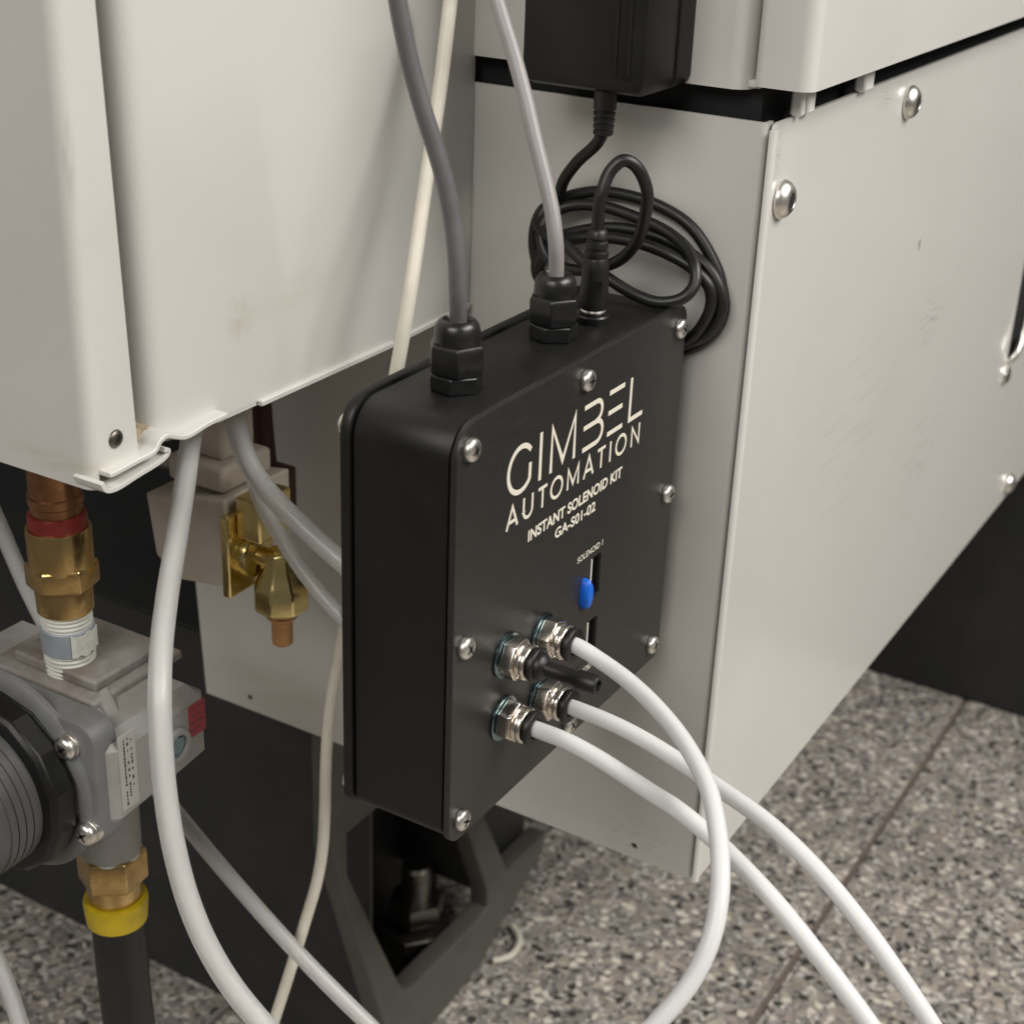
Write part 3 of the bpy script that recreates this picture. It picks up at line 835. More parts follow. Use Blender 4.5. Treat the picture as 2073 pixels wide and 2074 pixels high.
for k in range(9):
    x = -0.0295 + 0.0095 * k / 8
    rings.append([(x, 0.1000 + random.uniform(-.0006, .0006), 0.1205 + random.uniform(-.0005, .0005)), (x, 0.112, 0.1205),
                  (x, 0.112, 0.1262), (x, 0.1003 + random.uniform(-.0008, .0008), 0.1258 + random.uniform(-.001, .001))])
fm.loft(rings)
o = fm.build('foam_gasket', 'foam', bevel=0.0006)
tag(o, 'brown foam gasket squeezed between cabinet door and cabinet corner', 'gasket')

# ================================================================ solenoid box
W, ZB, ZT, DEP = 0.1535, -0.0055, 0.1412, 0.0425
box = empty('solenoid_box', (W / 2, 0.02, ZB))
tag(box, 'black control box with cream lettering, fittings and screws in the middle', 'control box')


def slab(x0, x1, z0, z1, y0, y1, r, bev):
    """Rounded rectangular slab with eased front and back edges."""
    rings = []
    for y, ins in ((y0, bev), (y0 + bev * 0.3, bev * 0.3), (y0 + bev, 0), (y1 - bev, 0), (y1 - bev * 0.3, bev * 0.3), (y1, bev)):
        rings.append([(u, y, v) for u, v in rrect(x0 + ins, x1 - ins, z0 + ins, z1 - ins, tuple(max(q - ins, 0.0006) for q in r), 10)])
    return MB().loft(rings)


RC = (0.006, 0.0045, 0.006, 0.0115)
slab(0.0007, W - 0.0007, ZB + 0.0007, ZT - 0.0007, 0.0034, DEP - 0.0046, RC, 0.0007).build('enclosure', 'box', box, sharp=28)
slab(0.003, W - 0.003, ZB + 0.003, ZT - 0.003, 0.0033, DEP - 0.003, (0.004, 0.003, 0.004, 0.009), 0.0003).build('dark_core', 'black_matte', box, sharp=28)  # black inner core added so the seam behind the plate stays dark
slab(0, W, ZB, ZT, DEP - 0.0038, DEP, RC, 0.0007).build('back_plate', 'box', box, sharp=28)
s1 = rrect(0.0820, 0.0968, 0.0462, 0.0630, 0.0012, 4)
s2 = rrect(0.0820, 0.0968, 0.0215, 0.0375, 0.0012, 4)
me = to_xz(flat_mesh([rrect(0, W, ZB, ZT, RC, 10), list(reversed(s1)), list(reversed(s2))], 0.0024, 0.0003, 1), 0.0012)
link('front_plate', me, 'plate', box, sharp=28)
for z0, z1 in ((0.0450, 0.0645), (0.0200, 0.0390)):
    mb = MB().box(0.0800, 0.0985, 0.0027, 0.0032, z0, z1)
    mb.build('slot_backing', 'black_matte', box)
    v = MB().box(0.0822, 0.0896, 0.0003, 0.0026, z0 + 0.0014, z1 - 0.0017).build('valve_body', 'plate', box)
    MB().box(0.0896, 0.0902, 0.0001, 0.0026, z0 + 0.0030, z1 - 0.0019).build('valve_edge', 'white_plastic', v)
# blue manual override
rings = []
for y, q in ((0.0005, 1.0), (-0.0010, 1.0), (-0.0022, 0.93), (-0.0030, 0.75), (-0.0033, 0.45)):
    rings.append([(0.0846 + 0.0025 * q * math.copysign(abs(math.cos(a)) ** 1.15, math.cos(a)), y, 0.0516 + 0.0060 * q * math.sin(a))
                  for a in [2 * math.pi * k / 28 for k in range(28)]])
MB().loft(rings).build('override_button', 'blue_plastic', box)

SCR = [(0.0062, 0.1330), (0.0767, 0.1338), (0.1470, 0.1330), (0.0060, 0.0668), (0.1476, 0.0672), (0.0064, 0.0022), (0.0780, 0.0012), (0.1450, 0.0026)]
for i, (x, z) in enumerate(SCR):
    button_screw('plate_screw', (x, -0.0001, z), (0, -1, 0), 0.0037, 0.0027, box, 'steel', 'cross', 0.35 + i * 1.1)
for x, z in ((0.0055, 0.1310), (0.0055, 0.0668), (0.0055, 0.0022)):
    button_screw('back_screw', (x, DEP + 0.0001, z), (0, 1, 0), 0.0037, 0.0027, box, 'steel', 'cross', 0.5)


# cable glands on the top
def gland(x, y, turn):
    g = MB()
    hexprof(g, (x, y, ZT - 0.0008), (0, 0, 1), 0, 0.0056, 0.0146, 0.0005, turn)
    base = g.build('cable_gland', 'black_gloss', box, bevel=0.0003)
    n = MB()
    hexprof(n, (x, y, ZT + 0.0049), (0, 0, 1), 0, 0.0094, 0.0158, 0.0011, turn + 0.25)
    n.build('hex_nut', 'black_gloss', base, bevel=0.0003)
    d = MB()
    prof = [(0.0132, 0.0070), (0.0140, 0.0072), (0.0178, 0.0071), (0.0198, 0.0066), (0.0212, 0.0056), (0.0216, 0.0046), (0.0210, 0.0040), (0.0180, 0.0030)]
    d.lathe(prof, (x, y, ZT), (0, 0, 1), 36)
    d.build('dome_cap', 'black_gloss', base, sharp=60)


gland(0.0298, 0.0200, 0.35)
gland(0.0905, 0.0205, 0.15)
jx, jy = 0.1143, 0.0183
mb = MB()
mb.lathe([(-0.0006, 0.0058), (0.0004, 0.0060), (0.0016, 0.0060), (0.0022, 0.0054), (0.0022, 0.0040), (0.0030, 0.0040)], (jx, jy, ZT), (0, 0, 1), 36)
j = mb.build('power_socket', 'black_gloss', box)
MB().lathe([(0.0028, 0.0043), (0.0034, 0.0045), (0.0040, 0.0043)], (jx, jy, ZT), (0, 0, 1), 36).build('contact_ring', 'steel', j)

# push-in fittings
FIT = [(0.0318, 0.0518), (0.0312, 0.0282), (0.0560, 0.0480), (0.0560, 0.0238)]
for i, (x, z) in enumerate(FIT):
    o3 = (x, 0.0, z)
    ax = (0, -1, 0)
    mb = MB()
    hexprof(mb, o3, ax, 0.0012, 0.0064, 0.0128, 0.0007, 0.55 + 0.35 * i)
    fit = mb.build('push_fitting', 'nickel', box, bevel=0.0003)
    wm = MB()
    wm.lathe([(0.0000, 0.0078), (0.0002, 0.0080), (0.0009, 0.0080), (0.0011, 0.0077), (0.0011, 0.005)], o3, ax, 40)
    wm.build('washer', 'zinc', fit)
    cm = MB()
    cm.lathe([(0.0063, 0.0056), (0.0070, 0.0061), (0.0077, 0.0055), (0.0082, 0.0055), (0.0087, 0.0061), (0.0096, 0.0061), (0.0101, 0.0056), (0.0103, 0.0046)], o3, ax, 40)
    cm.build('collar', 'nickel', fit, sharp=50)
    rm = MB()
    rm.lathe([(0.0099, 0.0046), (0.0108, 0.0046), (0.0111, 0.0060), (0.0124, 0.0061), (0.0129, 0.0056), (0.0129, 0.0034), (0.0114, 0.0031)], o3, ax, 40)
    rm.build('release_ring', 'black_rubber', fit, sharp=50)

# ---- lettering
def polyline(pts, w):
    """Stroke outline with mitred joins as one closed loop."""
    P = [Vector(p) for p in pts]
    L, Rr = [], []
    for i, p in enumerate(P):
        a = (p - P[i - 1]).normalized() if i > 0 else None
        b = (P[i + 1] - p).normalized() if i < len(P) - 1 else None
        if a is None:
            n, s = Vector((-b.y, b.x)), 1
        elif b is None:
            n, s = Vector((-a.y, a.x)), 1
        else:
            na, nb = Vector((-a.y, a.x)), Vector((-b.y, b.x))
            n = (na + nb)
            if n.length < 1e-4:
                n = na
            n.normalize()
            s = min(1 / max(n.dot(na), 0.35), 2.2)
        L.append(p + n * w / 2 * s)
        Rr.append(p - n * w / 2 * s)
    return L + list(reversed(Rr))


def ell(cx, cz, rx, rz, a0, a1, n=24):
    return [(cx + rx * math.cos(R(a0 + (a1 - a0) * k / n)), cz + rz * math.sin(R(a0 + (a1 - a0) * k / n))) for k in range(n + 1)]


def letters(strokes, w, name, parent, proud=0.00006):
    mb = MB()
    for si, s in enumerate(strokes):
        lp = [(q[0] / 1000, q[1] / 1000) for q in polyline(s, w)]
        n = len(lp)
        h = n // 2
        vs = [(u, -proud - si * 0.00001, v) for u, v in lp]
        fs = [(i, i + 1, n - 2 - i, n - 1 - i) for i in range(h - 1)]
        mb.add(vs, fs)
    me = bpy.data.meshes.new(name)
    me.from_pydata(mb.v, [], mb.f)
    return link(name, me, 'print', parent)


b0, t0 = 108.2, 124.0
mid = (b0 + t0) / 2
G = ell(36.8, 116.0, 7.5, 7.6, 38, 318, 30) + [(42.5, 112.0), (42.6, 116.4)]
STK = {
    'g': [G], 'i': [[(49.0, t0 + .4), (49.0, b0 - .4)]],
    'm': [[(56.0, b0 - .4), (56.2, t0 - .6), (63.7, b0 + 1.6), (71.2, t0 - .6), (71.4, b0 - .4)]],
    'b': [[(77.4, t0 - .5), (86.0, t0 - .5)] + ell(86.3, 120.0, 3.7, 3.5, 88, -85, 12) + [(86.0, 116.3)],
          [(77.3, 116.2), (86.4, 116.2)] + ell(86.8, 112.3, 4.1, 3.85, 85, -88, 12) + [(86.4, b0 + .2), (77.2, b0 + .2)]],
    'e': [[(95.0, t0 - .5), (106.2, t0 - .5)], [(94.8, 116.2), (105.2, 116.2)], [(94.7, b0 + .3), (106.0, b0 + .3)]],
    'l': [[(111.4, t0 + .4), (111.2, b0 + .4), (121.4, b0 + .4)]],
}
for ch in 'gimbel':
    letters(STK[ch], 1.75, 'letter', box)
a0_, a1_ = 97.3, 105.0


def small(ch, c):
    if ch == 'A':
        return [[(c - 3.3, a0_), (c, a1_ - .3), (c + 3.3, a0_)], [(c - 2.1, 99.6), (c + 2.1, 99.6)]]
    if ch == 'U':
        return [[(c - 2.7, a1_), (c - 2.7, 100.2)] + ell(c, 100.2, 2.7, 2.7, 180, 360, 14) + [(c + 2.7, a1_)]]
    if ch == 'T':
        return [[(c - 2.8, a1_ - .5), (c + 2.8, a1_ - .5)], [(c, a1_ - .5), (c, a0_)]]
    if ch == 'O':
        return [ell(c, 101.15, 3.7, 3.5, 0, 361, 36)]
    if ch == 'M':
        return [[(c - 3.6, a0_), (c - 3.5, a1_ - .4), (c, 98.6), (c + 3.5, a1_ - .4), (c + 3.6, a0_)]]
    if ch == 'I':
        return [[(c, a1_), (c, a0_)]]
    if ch == 'N':
        return [[(c - 2.8, a0_), (c - 2.8, a1_ - .4), (c + 2.8, a0_ + .4), (c + 2.8, a1_)]]


for ch, c in zip('AUTOMATION', (32.6, 42.3, 51.5, 60.7, 71.8, 82.6, 91.6, 98.2, 106.2, 117.2)):
    letters(small(ch, c), 1.2, 'letter', box)


def printed(text, x0, x1, z0, z1, bold, name, parent, proud=0.00006):
    """Flat printed line of text fitted to a rectangle on the plate."""
    cu = bpy.data.curves.new('text', 'FONT')
    cu.body = text
    cu.offset = bold
    cu.space_character = 1.02
    me = curve_to_mesh(cu)
    xs = [v.co.x for v in me.vertices]
    ys = [v.co.y for v in me.vertices]
    ax_, bx_, ay, by_ = min(xs), max(xs), min(ys), max(ys)
    for v in me.vertices:
        v.co = (x0 + (x1 - x0) * (v.co.x - ax_) / (bx_ - ax_), -proud, z0 + (z1 - z0) * (v.co.y - ay) / (by_ - ay))
    return link(name, me, 'print', parent)


printed('INSTANT SOLENOID KIT', 0.0432, 0.1085, 0.0880, 0.0922, 0.034, 'product_line', box)
printed('GA-S01-02', 0.0612, 0.0895, 0.0819, 0.0858, 0.030, 'product_line', box)
printed('SOLENOID 1', 0.0785, 0.0970, 0.0656, 0.0680, 0.010, 'product_line', box)
printed('SOLENOID 2', 0.0785, 0.0970, 0.0170, 0.0194, 0.010, 'product_line', box)

# blanking plug in the upper left fitting
px_, pz_ = FIT[0]
mb = MB()
mb.lathe([(0.0140, 0.0030), (0.0156, 0.0031), (0.0157, 0.0047), (0.0168, 0.0047), (0.0176, 0.0042), (0.0186, 0.0028), (0.0225, 0.0026),
          (0.0290, 0.0026), (0.0302, 0.0033), (0.0366, 0.0034), (0.0372, 0.0030), (0.0372, 0.0019), (0.0350, 0.0016)], (px_, 0.0028, pz_), (0, -1, 0), 32)
o = mb.build('blanking_plug', 'black_rubber', sharp=50)
tag(o, 'small black blanking plug sticking out of the upper left fitting', 'plug')


def hose(name, key, r, mat, label, cat, per=8, n=18, it=1, group=None):
    mb = MB().tube(smooth_path(PT[key], it), r, n, per, cap=False)
    if mat == 'clear_tube':                      # hollow: the bore is a surface too
        q = MB().tube(smooth_path(PT[key], it), r * 0.62, 12, per, cap=False)
        mb.add(q.v, [tuple(reversed(f)) for f in q.f])
        me = bpy.data.meshes.new(name)
        me.from_pydata(mb.v, [], mb.f)
        o = link(name, me, mat, sharp=60)
    else:
        o = mb.build(name, mat, sharp=60)
    tag(o, label, cat, group)
    return o


hose('air_tube', 'tube_a', 0.00282, 'white_tube', 'white air tube looping down in front of the two others', 'tube', group='white tubes from the box')
hose('air_tube', 'tube_b', 0.00282, 'white_tube', 'white air tube from the lower right fitting, ending rightmost at the bottom', 'tube', group='white tubes from the box')
hose('air_tube', 'tube_c', 0.00282, 'white_tube', 'white air tube from the lower left fitting of the black box', 'tube', group='white tubes from the box')
hose('air_tube', 'tube_d', 0.0036, 'clear_tube', 'long cloudy tube hanging in front of the grey valve', 'tube', group='cloudy tubes')
hose('air_tube', 'tube_e', 0.0038, 'clear_tube', 'cloudy tube running from under the cabinet to behind the black box', 'tube', group='cloudy tubes')
hose('air_tube', 'tube_f', 0.0030, 'clear_tube', 'thinner cloudy tube beside the brass valve, lower of two', 'tube', group='cloudy tubes')
hose('air_tube', 'tube_g', 0.0034, 'clear_tube', 'cloudy tube running diagonally behind the grey valve and down', 'tube', group='cloudy tubes', it=3)
hose('air_tube', 'tube_i', 0.0034, 'clear_tube', 'short length of cloudy tube in the bottom left corner', 'tube', group='cloudy tubes')
hose('grey_cable', 'grey_l', 0.0027, 'grey_cable_dark', 'dark grey cable entering the left gland', 'cable', group='grey cables')
hose('grey_cable', 'grey_r', 0.0026, 'grey_cable', 'lighter grey cable entering the right gland', 'cable', group='grey cables')
hose('ivory_cable', 'ivory', 0.0025, 'ivory_cable', 'ivory cable passing behind the box and hanging below it', 'cable', it=2)
o = MB().tube(PT['white_curl'], 0.0024, 12, 8).build('tube_offcut', 'ivory_cable', sharp=60)
tag(o, 'short curled white offcut lying on the floor by the foot', 'offcut')
o = MB().tube(PT['pale_wire'], 0.0016, 12, 8).build('floor_wire', 'grey_cable', sharp=60)
tag(o, 'thin pale wire on the dark floor at the bottom', 'wire')

# ================================================================ power adapter with cord
pa = empty('power_adapter', (0.148, 0.037, 0.2150))
tag(pa, 'black power adapter at the top with a coiled cord plugged into the box', 'power adapter')


def adapter_half(x0, x1, y0, y1, z0, z1, r, bev):
    rings = []
    for x, ins in ((x0, bev), (x0 + bev * 0.3, bev * 0.3), (x0 + bev, 0), (x1, 0)):
        rings.append([(x, u, v) for u, v in rrect(y0 + ins, y1 - ins, z0 + ins, z1 - ins, max(r - ins, 0.001), 8)])
    return MB().loft(rings)


adapter_half(0.1300, 0.1520, 0.0120, 0.0618, 0.2148, 0.32, 0.0050, 0.0050).build('case_front', 'black_plastic', pa, sharp=40)
adapter_half(0.1524, 0.1640, 0.0112, 0.0626, 0.2152, 0.3196, 0.005, 0.0006).build('case_back', 'black_plastic', pa, sharp=40)
for y_ in (0.0185, 0.0235):
    MB().box(0.1295, 0.1310, y_ - 0.0006, y_ + 0.0006, 0.2215, 0.3150).build('case_rib', 'black_plastic', pa, bevel=0.0003)
ribs = MB()
cx0, cy0 = PT['cord'][0][0], PT['cord'][0][1]
top = Vector((cx0, cy0 + 0.001, 0.2160))
bot = Vector(PT['cord'][1]) + Vector((0, 0, -0.001))
axd = (bot - top)
Ld = axd.length
prof = [(0, 0.0040), (Ld * 0.45, 0.0040)]
for k in range(4):
    t = Ld * (0.47 + 0.13 * k)
    prof += [(t, 0.0033), (t + Ld * 0.03, 0.0033), (t + Ld * 0.04, 0.0039 - 0.0001 * k), (t + Ld * 0.11, 0.0038 - 0.0001 * k)]
prof += [(Ld, 0.0026)]
ribs.lathe(prof, top, axd, 24)
ribs.build('strain_relief', 'black_rubber', pa)
MB().tube([Vector(p) for p in PT['cord'][1:]], 0.0022, 12, 5).build('cord', 'black_rubber', pa, sharp=60)
mb = MB()
mb.lathe([(0.0041, 0.0040), (0.0046, 0.0049), (0.0060, 0.0051), (0.0180, 0.0047), (0.0215, 0.0043), (0.0222, 0.0040), (0.0228, 0.0043),
          (0.0242, 0.0042), (0.0246, 0.0036), (0.0254, 0.0036), (0.0258, 0.0040), (0.0276, 0.0038), (0.0280, 0.0033), (0.0288, 0.0033),
          (0.0292, 0.0037), (0.0312, 0.0034), (0.0322, 0.0026), (0.0324, 0.0019)], (jx, jy, ZT), (0, 0, 1), 32)
pl = mb.build('plug', 'black_rubber', pa, sharp=40)
mb = MB()
for k in range(7):
    an = R(196 + k * 7)
    c, s = math.cos(an), math.sin(an)
    mb.box(jx + c * 0.00492 - 0.00012, jx + c * 0.00492 + 0.00012, jy + s * 0.00492 - 0.00012, jy + s * 0.00492 + 0.00012, ZT + 0.0085, ZT + 0.0150)
mb.build('grip_ribs', 'black_rubber', pl)

# ================================================================ pipework at the left
ax_, ay_ = PT['pipe_axis'][0], PT['pipe_axis'][1]
Z = PT['pipe_z']
pipe = MB()
pipe.lathe([(Z[985], 0.0092), (0.16, 0.0092)], (ax_, ay_, 0), (0, 0, 1), 40)
pp = empty('copper_pipe', (ax_, ay_, Z[985]))
tag(pp, 'upright copper pipe coming down from under the cabinet door', 'pipe')
pipe.build('pipe', 'copper', pp)
MB().lathe([(Z[962] + 0.003, 0.0093), (Z[962] + 0.0035, 0.0098), (Z[962] + 0.0065, 0.0098), (Z[962] + 0.007, 0.0093)], (ax_, ay_, 0), (0, 0, 1), 40).build('pipe_bead', 'copper', pp)

cp = empty('brass_coupling', (ax_, ay_, Z[1150]))
tag(cp, 'brass push coupling with a red ring under the copper pipe', 'coupling')
zt = Z[985] - 0.001
mb = MB()
mb.lathe([(Z[1060] - 0.001, 0.0116), (zt - 0.001, 0.0117), (zt, 0.0113), (zt, 0.0098), (zt - 0.002, 0.0096)], (ax_, ay_, 0), (0, 0, 1), 40)
mb.build('sleeve', 'brass', cp)
MB().lathe([(zt - 0.001, 0.0104), (zt + 0.0042, 0.0106), (zt + 0.0052, 0.0103), (zt + 0.0054, 0.0094)], (ax_, ay_, 0), (0, 0, 1), 40).build('release_ring', 'red_plastic', cp)
hexprof(MB(), (ax_, ay_, 0), (0, 0, 1), Z[1120] + 0.004, Z[1060] + 0.001, 0.0228, 0.0012, 0.25).build('hex', 'brass', cp, bevel=0.0004)
MB().lathe([(Z[1150] + 0.0005, 0.0098), (Z[1150] + 0.001, 0.0102), (Z[1120] + 0.0035, 0.0104), (Z[1120] + 0.0045, 0.0100)], (ax_, ay_, 0), (0, 0, 1), 40).build('lower_sleeve', 'brass', cp)

nip = empty('threaded_nipple', (ax_, ay_, Z[1255]))
tag(nip, 'threaded nipple wrapped in white tape above the grey valve', 'nipple')
prof = []
z = Z[1255] - 0.002
zz = Z[1150] + 0.001
while z < zz:
    prof += [(z, 0.0087), (z + 0.0006, 0.0094), (z + 0.0011, 0.0094)]
    z += 0.0017
mb = MB().lathe(prof, (ax_, ay_, 0), (0, 0, 1), 40)
mb.build('taped_thread', 'ptfe', nip)
MB().lathe([(Z[1205] - 0.0035, 0.0094), (Z[1205] - 0.003, 0.0099), (Z[1175] - 0.0005, 0.0099), (Z[1175], 0.0094)], (ax_, ay_, 0), (0, 0, 1), 40).build('middle_band', 'ptfe_grey', nip)
mb = MB()
random.seed(8)
pts = []
for k in range(9):
    an = R(232 + k * 9)
    rr = 0.01005 + random.uniform(0, 0.0005)
    pts.append((ax_ + rr * math.cos(an), ay_ + rr * math.sin(an)))
rg = []
for (x, y) in pts:
    d = Vector((x - ax_, y - ay_)).normalized() * 0.0003
    h0 = Z[1205] - 0.0028 + random.uniform(-.0008, .001)
    h1 = Z[1175] + random.uniform(-.0012, .0008)
    rg.append([(x, y, h0), (x + d.x, y + d.y, h0), (x + d.x, y + d.y, h1), (x, y, h1)])
mb.loft(rg)
mb.build('tape_flap', 'ptfe', nip)

# grey valve body
gv = empty('grey_valve', (0.0, 0.17, -0.036))
tag(gv, 'grey diecast pressure valve with a black ring and dark knob at the left edge', 'valve')
ex, ey, XB = -0.0245, 0.125, 0.0268
zbot, ztop, zseat = -0.0360, 0.0015, Z[1240]
ring = [(ex, ey + 0.003), (ex + 0.003, ey), (XB - 0.004, ey), (XB, ey + 0.004), (XB, 0.222), (ex, 0.222)]
prof = []
for zz_, ins in [(zbot - 0.003, 0.006), (zbot + 0.004, 0.0), (ztop - 0.005, 0.0), (ztop, 0.0060)]:
    prof.append([(min(max(x, ex + ins * 0.4), XB - ins), max(y, ey + ins) if y < 0.2 else y - ins, zz_ + (0.006 * (x - ex) / (XB - ex) if zz_ < -0.02 else 0)) for x, y in ring])
MB().loft(prof).build('body', 'casting', gv, bevel=0.002, seg=3)
# top plate with a raised seat
tp = MB().box(-0.0120, 0.0355, ey + 0.020, 0.200, ztop - 0.001, ztop + 0.0030).build('top_plate', 'casting_top', gv, bevel=0.0014, seg=3)
MB().box(-0.0060, 0.0305, 0.1495, 0.1915, ztop + 0.0026, zseat).build('seat', 'casting_top', tp, bevel=0.0012, seg=3)
# ridge from the seat to the front edge
mb = MB()
mb.loft([[(-0.008, ey + 0.024, ztop - 0.003), (0.002, ey + 0.024, ztop - 0.003), (-0.0005, ey + 0.024, ztop + 0.0045), (-0.0055, ey + 0.024, ztop + 0.0045)],
         [(-0.020, ey + 0.004, ztop - 0.010), (-0.008, ey + 0.004, ztop - 0.010), (-0.0105, ey + 0.004, ztop - 0.0030), (-0.0175, ey + 0.004, ztop - 0.0030)]])
mb.build('ridge', 'casting', gv, bevel=0.0015, seg=3)
# round bonnet facing -x, lock ring and knob
fy, fz = 0.1685, -0.031
rings = []
for x, ins in ((ex + 0.006, 0.0), (ex - 0.0030, 0.0), (ex - 0.0043, 0.0006), (ex - 0.0050, 0.0022)):
    rings.append([(x, u, v) for u, v in rrect(0.1278 + ins, 0.2150 - ins, -0.0430 + ins, 0.0085 - ins, (0.008, 0.008, 0.012, 0.0075), 8)])
MB().loft(rings).build('bonnet', 'bonnet', gv)
mb = MB()
mb.lathe([(0.0030, 0.0400), (0.0050, 0.0400), (0.0062, 0.0385), (0.0066, 0.034)], (ex, fy + 0.002, fz + 0.008), (-1, 0, 0), 64)
mb.build('bonnet_boss', 'bonnet', gv)
mb = MB()
mb.lathe([(0.0040, 0.0320), (0.0060, 0.0340), (0.0072, 0.0340), (0.0080, 0.0325), (0.0082, 0.0345), (0.0090, 0.0352), (0.0165, 0.0352), (0.0185, 0.0335), (0.0190, 0.028)], (ex, fy + 0.001, fz + 0.008), (-1, 0, 0), 14)
mb.build('lock_ring', 'black_plastic', gv, bevel=0.0008, sharp=20)
mb = MB()
prof = [(0.018, 0.0285), (0.0195, 0.0290)]
for k in range(4):
    t = 0.0200 + 0.0034 * k
    prof += [(t, 0.0290), (t + 0.0027, 0.0290), (t + 0.0028, 0.0285), (t + 0.0032, 0.0285)]
prof += [(0.036, 0.0284), (0.050, 0.0265), (0.054, 0.0240), (0.0545, 0.0140), (0.049, 0.0120)]
mb.lathe(prof, (ex, fy + 0.001, fz + 0.008), (-1, 0, 0), 64)
mb.build('knob', 'grey_plastic', gv)
for sy, sz_ in ((0.1388, -0.0010), (0.1328, -0.0350)):
    MB().lathe([(-0.002, 0.0048), (0.0012, 0.0048), (0.0012, 0.0040)], (ex - 0.0048, sy, sz_), (-1, 0, 0), 28).build('bolt_washer', 'steel', gv)
    button_screw('bolt', (ex - 0.0058, sy, sz_), (-1, 0, 0), 0.0045, 0.0040, gv, 'steel', 'cross', 0.6)
rbx, rbz = 0.0078, -0.0165
mb = MB()
mb.lathe([(-0.001, 0.0070), (0.0012, 0.0070), (0.0018, 0.0062), (0.0018, 0.0046), (-0.002, 0.0044)], (rbx, ey, rbz), (0, -1, 0), 32)
pt_ = mb.build('port', 'casting', gv)
hexprof(MB(), (rbx, ey - 0.0002, rbz), (0, -1, 0), -0.0015, 0.0008, 0.0072, 0.0003, 0.2).build('port_plug', 'zinc', pt_)
# labels on the side
LX0, LX1, LZ0, LZ1 = -0.0208, -0.0128, -0.0290, 0.0020
lab = MB().box(LX0, LX1, ey - 0.0004, ey + 0.0002, LZ0, LZ1).build('paper_label', 'paper', gv)
ik = MB()
random.seed(3)
for col, dens in ((0.30, 0.95), (0.52, 0.6), (0.74, 0.35)):
    z = LZ1 - 0.002
    while z > LZ0 + 0.002:
        L = random.uniform(0.0005, 0.0016)
        if random.random() < dens:
            w = random.uniform(0.00025, 0.00045)
            xc = LX0 + (LX1 - LX0) * col
            ik.box(xc - w, xc + w, ey - 0.00046, ey - 0.00038, max(z - L, LZ0 + 0.001), z)
        z -= L + random.uniform(0.0002, 0.0005)
ik.build('small_print', 'ink', lab)
SXs, SYs = 0.0152, ey + 0.0001
st = MB().box(SXs, SXs + 0.0088, SYs - 0.0004, SYs, -0.0175, -0.0040).build('red_sticker', 'red_label', gv)
mb = MB()
for k in range(4):
    zz_ = -0.0055 - k * 0.003
    mb.box(SXs + 0.001, SXs + 0.0080 - (k % 2) * 0.002, SYs - 0.00048, SYs - 0.00038, zz_ - 0.0007, zz_)
mb.build('small_print', 'red_plastic', st)

# brass adaptor, yellow ring and hose below the valve
hx, hy = PT['hose_axis'][0], PT['hose_axis'][1]
HZ = PT['hose_z']
fa = empty('brass_adaptor', (hx, hy, HZ[1680]))
tag(fa, 'brass hex adaptor with a yellow collar under the grey valve', 'adaptor')
MB().lathe([(HZ[1600] - 0.004, 0.0120), (HZ[1600] + 0.004, 0.0122), (zbot + 0.002, 0.0122)], (hx, hy, 0), (0, 0, 1), 40).build('outlet_stub', 'casting', gv)
MB().lathe([(HZ[1600] - 0.006, 0.0116), (HZ[1600] - 0.001, 0.0122), (HZ[1600] + 0.001, 0.0118)], (hx, hy, 0), (0, 0, 1), 40).build('tape_seal', 'ptfe', fa)
hexprof(MB(), (hx, hy, 0), (0, 0, 1), HZ[1680] + 0.006, HZ[1600] - 0.000, 0.0246, 0.0016, 0.12).build('hex', 'brass', fa, bevel=0.0005)
MB().lathe([(HZ[1690] + 0.001, 0.0108), (HZ[1680] + 0.007, 0.0116)], (hx, hy, 0), (0, 0, 1), 40).build('barrel', 'brass', fa)
MB().lathe([(HZ[1730] - 0.0005, 0.0112), (HZ[1730], 0.0124), (HZ[1690] - 0.0015, 0.0132), (HZ[1690], 0.0128), (HZ[1690] + 0.0005, 0.0100)], (hx, hy, 0), (0, 0, 1), 44).build('collar', 'yellow_plastic', fa)
o = MB().tube([(hx, hy, HZ[1730] + 0.002), (hx + 0.001, hy, -0.17), (hx + 0.006, hy + 0.001, -0.24), (hx + 0.018, hy + 0.004, -0.32), (hx + 0.03, hy + 0.008, FZ + 0.002)], 0.0108, 28, 8).build('black_hose', 'black_rubber', sharp=60)
tag(o, 'thick black hose hanging from the yellow collar down to the floor', 'hose')

# ================================================================ brass valve and cream block under the cabinet
vx, vy, vz = PT['valve']
cb = empty('cream_valve_block', (vx, 0.17, 0.012))
tag(cb, 'cream plastic valve block under the cabinet, behind the cloudy tube', 'valve block')
mb = MB()
mb.loft([[(vx, vy + 0.003, 0.0150), (vx, 0.177, 0.0110), (vx, 0.1885, 0.0190), (vx, 0.1920, 0.0460), (vx, vy + 0.003, 0.0535)],
         [(vx + 0.040, vy + 0.003, 0.0150), (vx + 0.040, 0.177, 0.0110), (vx + 0.040, 0.1885, 0.0190), (vx + 0.040, 0.1920, 0.0460), (vx + 0.040, vy + 0.003, 0.0535)]])
mb.build('lower_block', 'cream_plastic', cb, bevel=0.0012)
MB().box(vx + 0.004, vx + 0.034, vy + 0.007, 0.183, 0.0530, 0.0640).build('step_block', 'cream_plastic', cb, bevel=0.002)
MB().box(vx + 0.010, vx + 0.030, vy + 0.012, 0.176, 0.0635, 0.0900).build('upper_block', 'cream_plastic', cb, bevel=0.002)

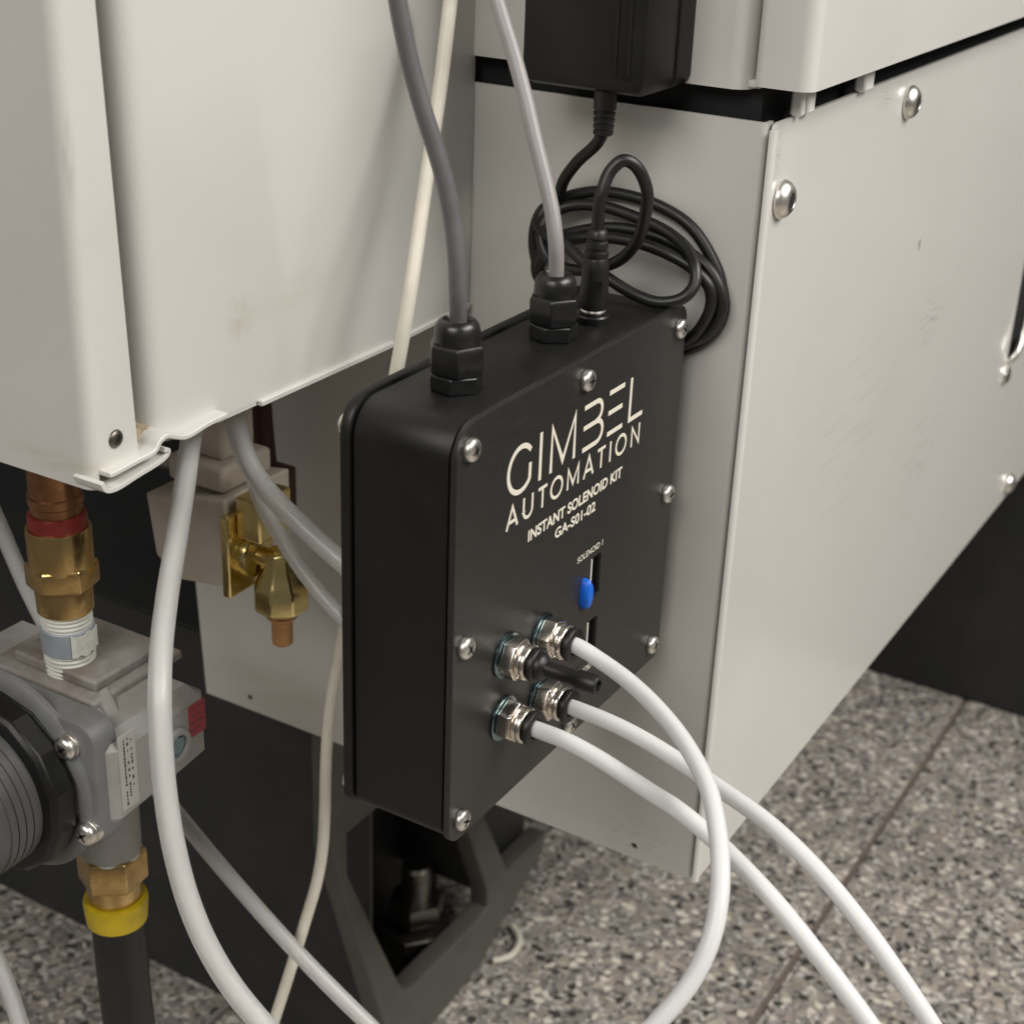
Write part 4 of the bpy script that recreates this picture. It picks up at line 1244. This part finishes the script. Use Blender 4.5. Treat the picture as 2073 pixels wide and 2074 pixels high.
bv = empty('brass_valve', (vx + 0.012, vy - 0.012, -0.012))
tag(bv, 'brass angle valve with a copper stub, beside the cream block', 'valve')
yc = vy
MB().box(vx - 0.004, vx + 0.024, yc - 0.0010, yc + 0.0028, 0.0130, 0.0485).build('flange_plate', 'brass_bright', bv, bevel=0.0008)
MB().box(vx + 0.001, vx + 0.021, yc - 0.0130, yc - 0.0012, 0.0380, 0.0560).build('upper_block', 'brass_bright', bv, bevel=0.0010)
sx, sz = vx + 0.0095, 0.0285
mb = MB()
mb.lathe([(0.0008, 0.0095), (0.003, 0.0098), (0.0048, 0.0092), (0.0056, 0.0070), (0.0062, 0.0040), (0.0130, 0.0038)], (sx, yc, sz), (0, -1, 0), 36)
mb.build('boss', 'brass_bright', bv)
ny = yc - 0.0150
mb = MB()
mb.lathe([(0.0035, 0.0038), (0.0055, 0.0080), (0.0085, 0.0114), (0.0170, 0.0114), (0.0205, 0.0096), (0.0265, 0.0066), (0.0320, 0.0060), (0.0335, 0.0044)], (sx + 0.001, ny, 0), (0, 0, 1), 8, phase=0.3)
mb.build('body', 'brass_bright', bv, bevel=0.0006)
hexprof(MB(), (sx + 0.001, ny + 0.004, sz - 0.001), (0, -1, 0), -0.0035, 0.0035, 0.0088, 0.0008, 0.3).build('stem_nut', 'brass_bright', bv, bevel=0.0003)
MB().lathe([(-0.0090, 0.0036), (-0.0083, 0.0042), (0.0015, 0.0043), (0.0035, 0.0062), (0.0045, 0.0066)], (sx + 0.001, ny, 0), (0, 0, 1), 32).build('copper_stub', 'copper_dull', bv)

d0, d1 = PT['dark_pipe']
o = MB().tube([(d0[0], d0[1], 0.16), d0, d1, (d1[0], d1[1], -0.02)], 0.0052, 24, 6).build('copper_branch_pipe', 'dark_copper')
tag(o, 'dark brown copper pipe behind the brass valve under the cabinet', 'pipe')
MB_b = MB().box(d1[0] - 0.011, d1[0] + 0.009, d1[1] - 0.009, d1[1] + 0.011, 0.0150, 0.0350)
o = MB_b.build('pipe_clamp', 'dark_copper', bevel=0.001)
tag(o, 'dark brown clamp block on the pipe behind the brass valve', 'clamp')
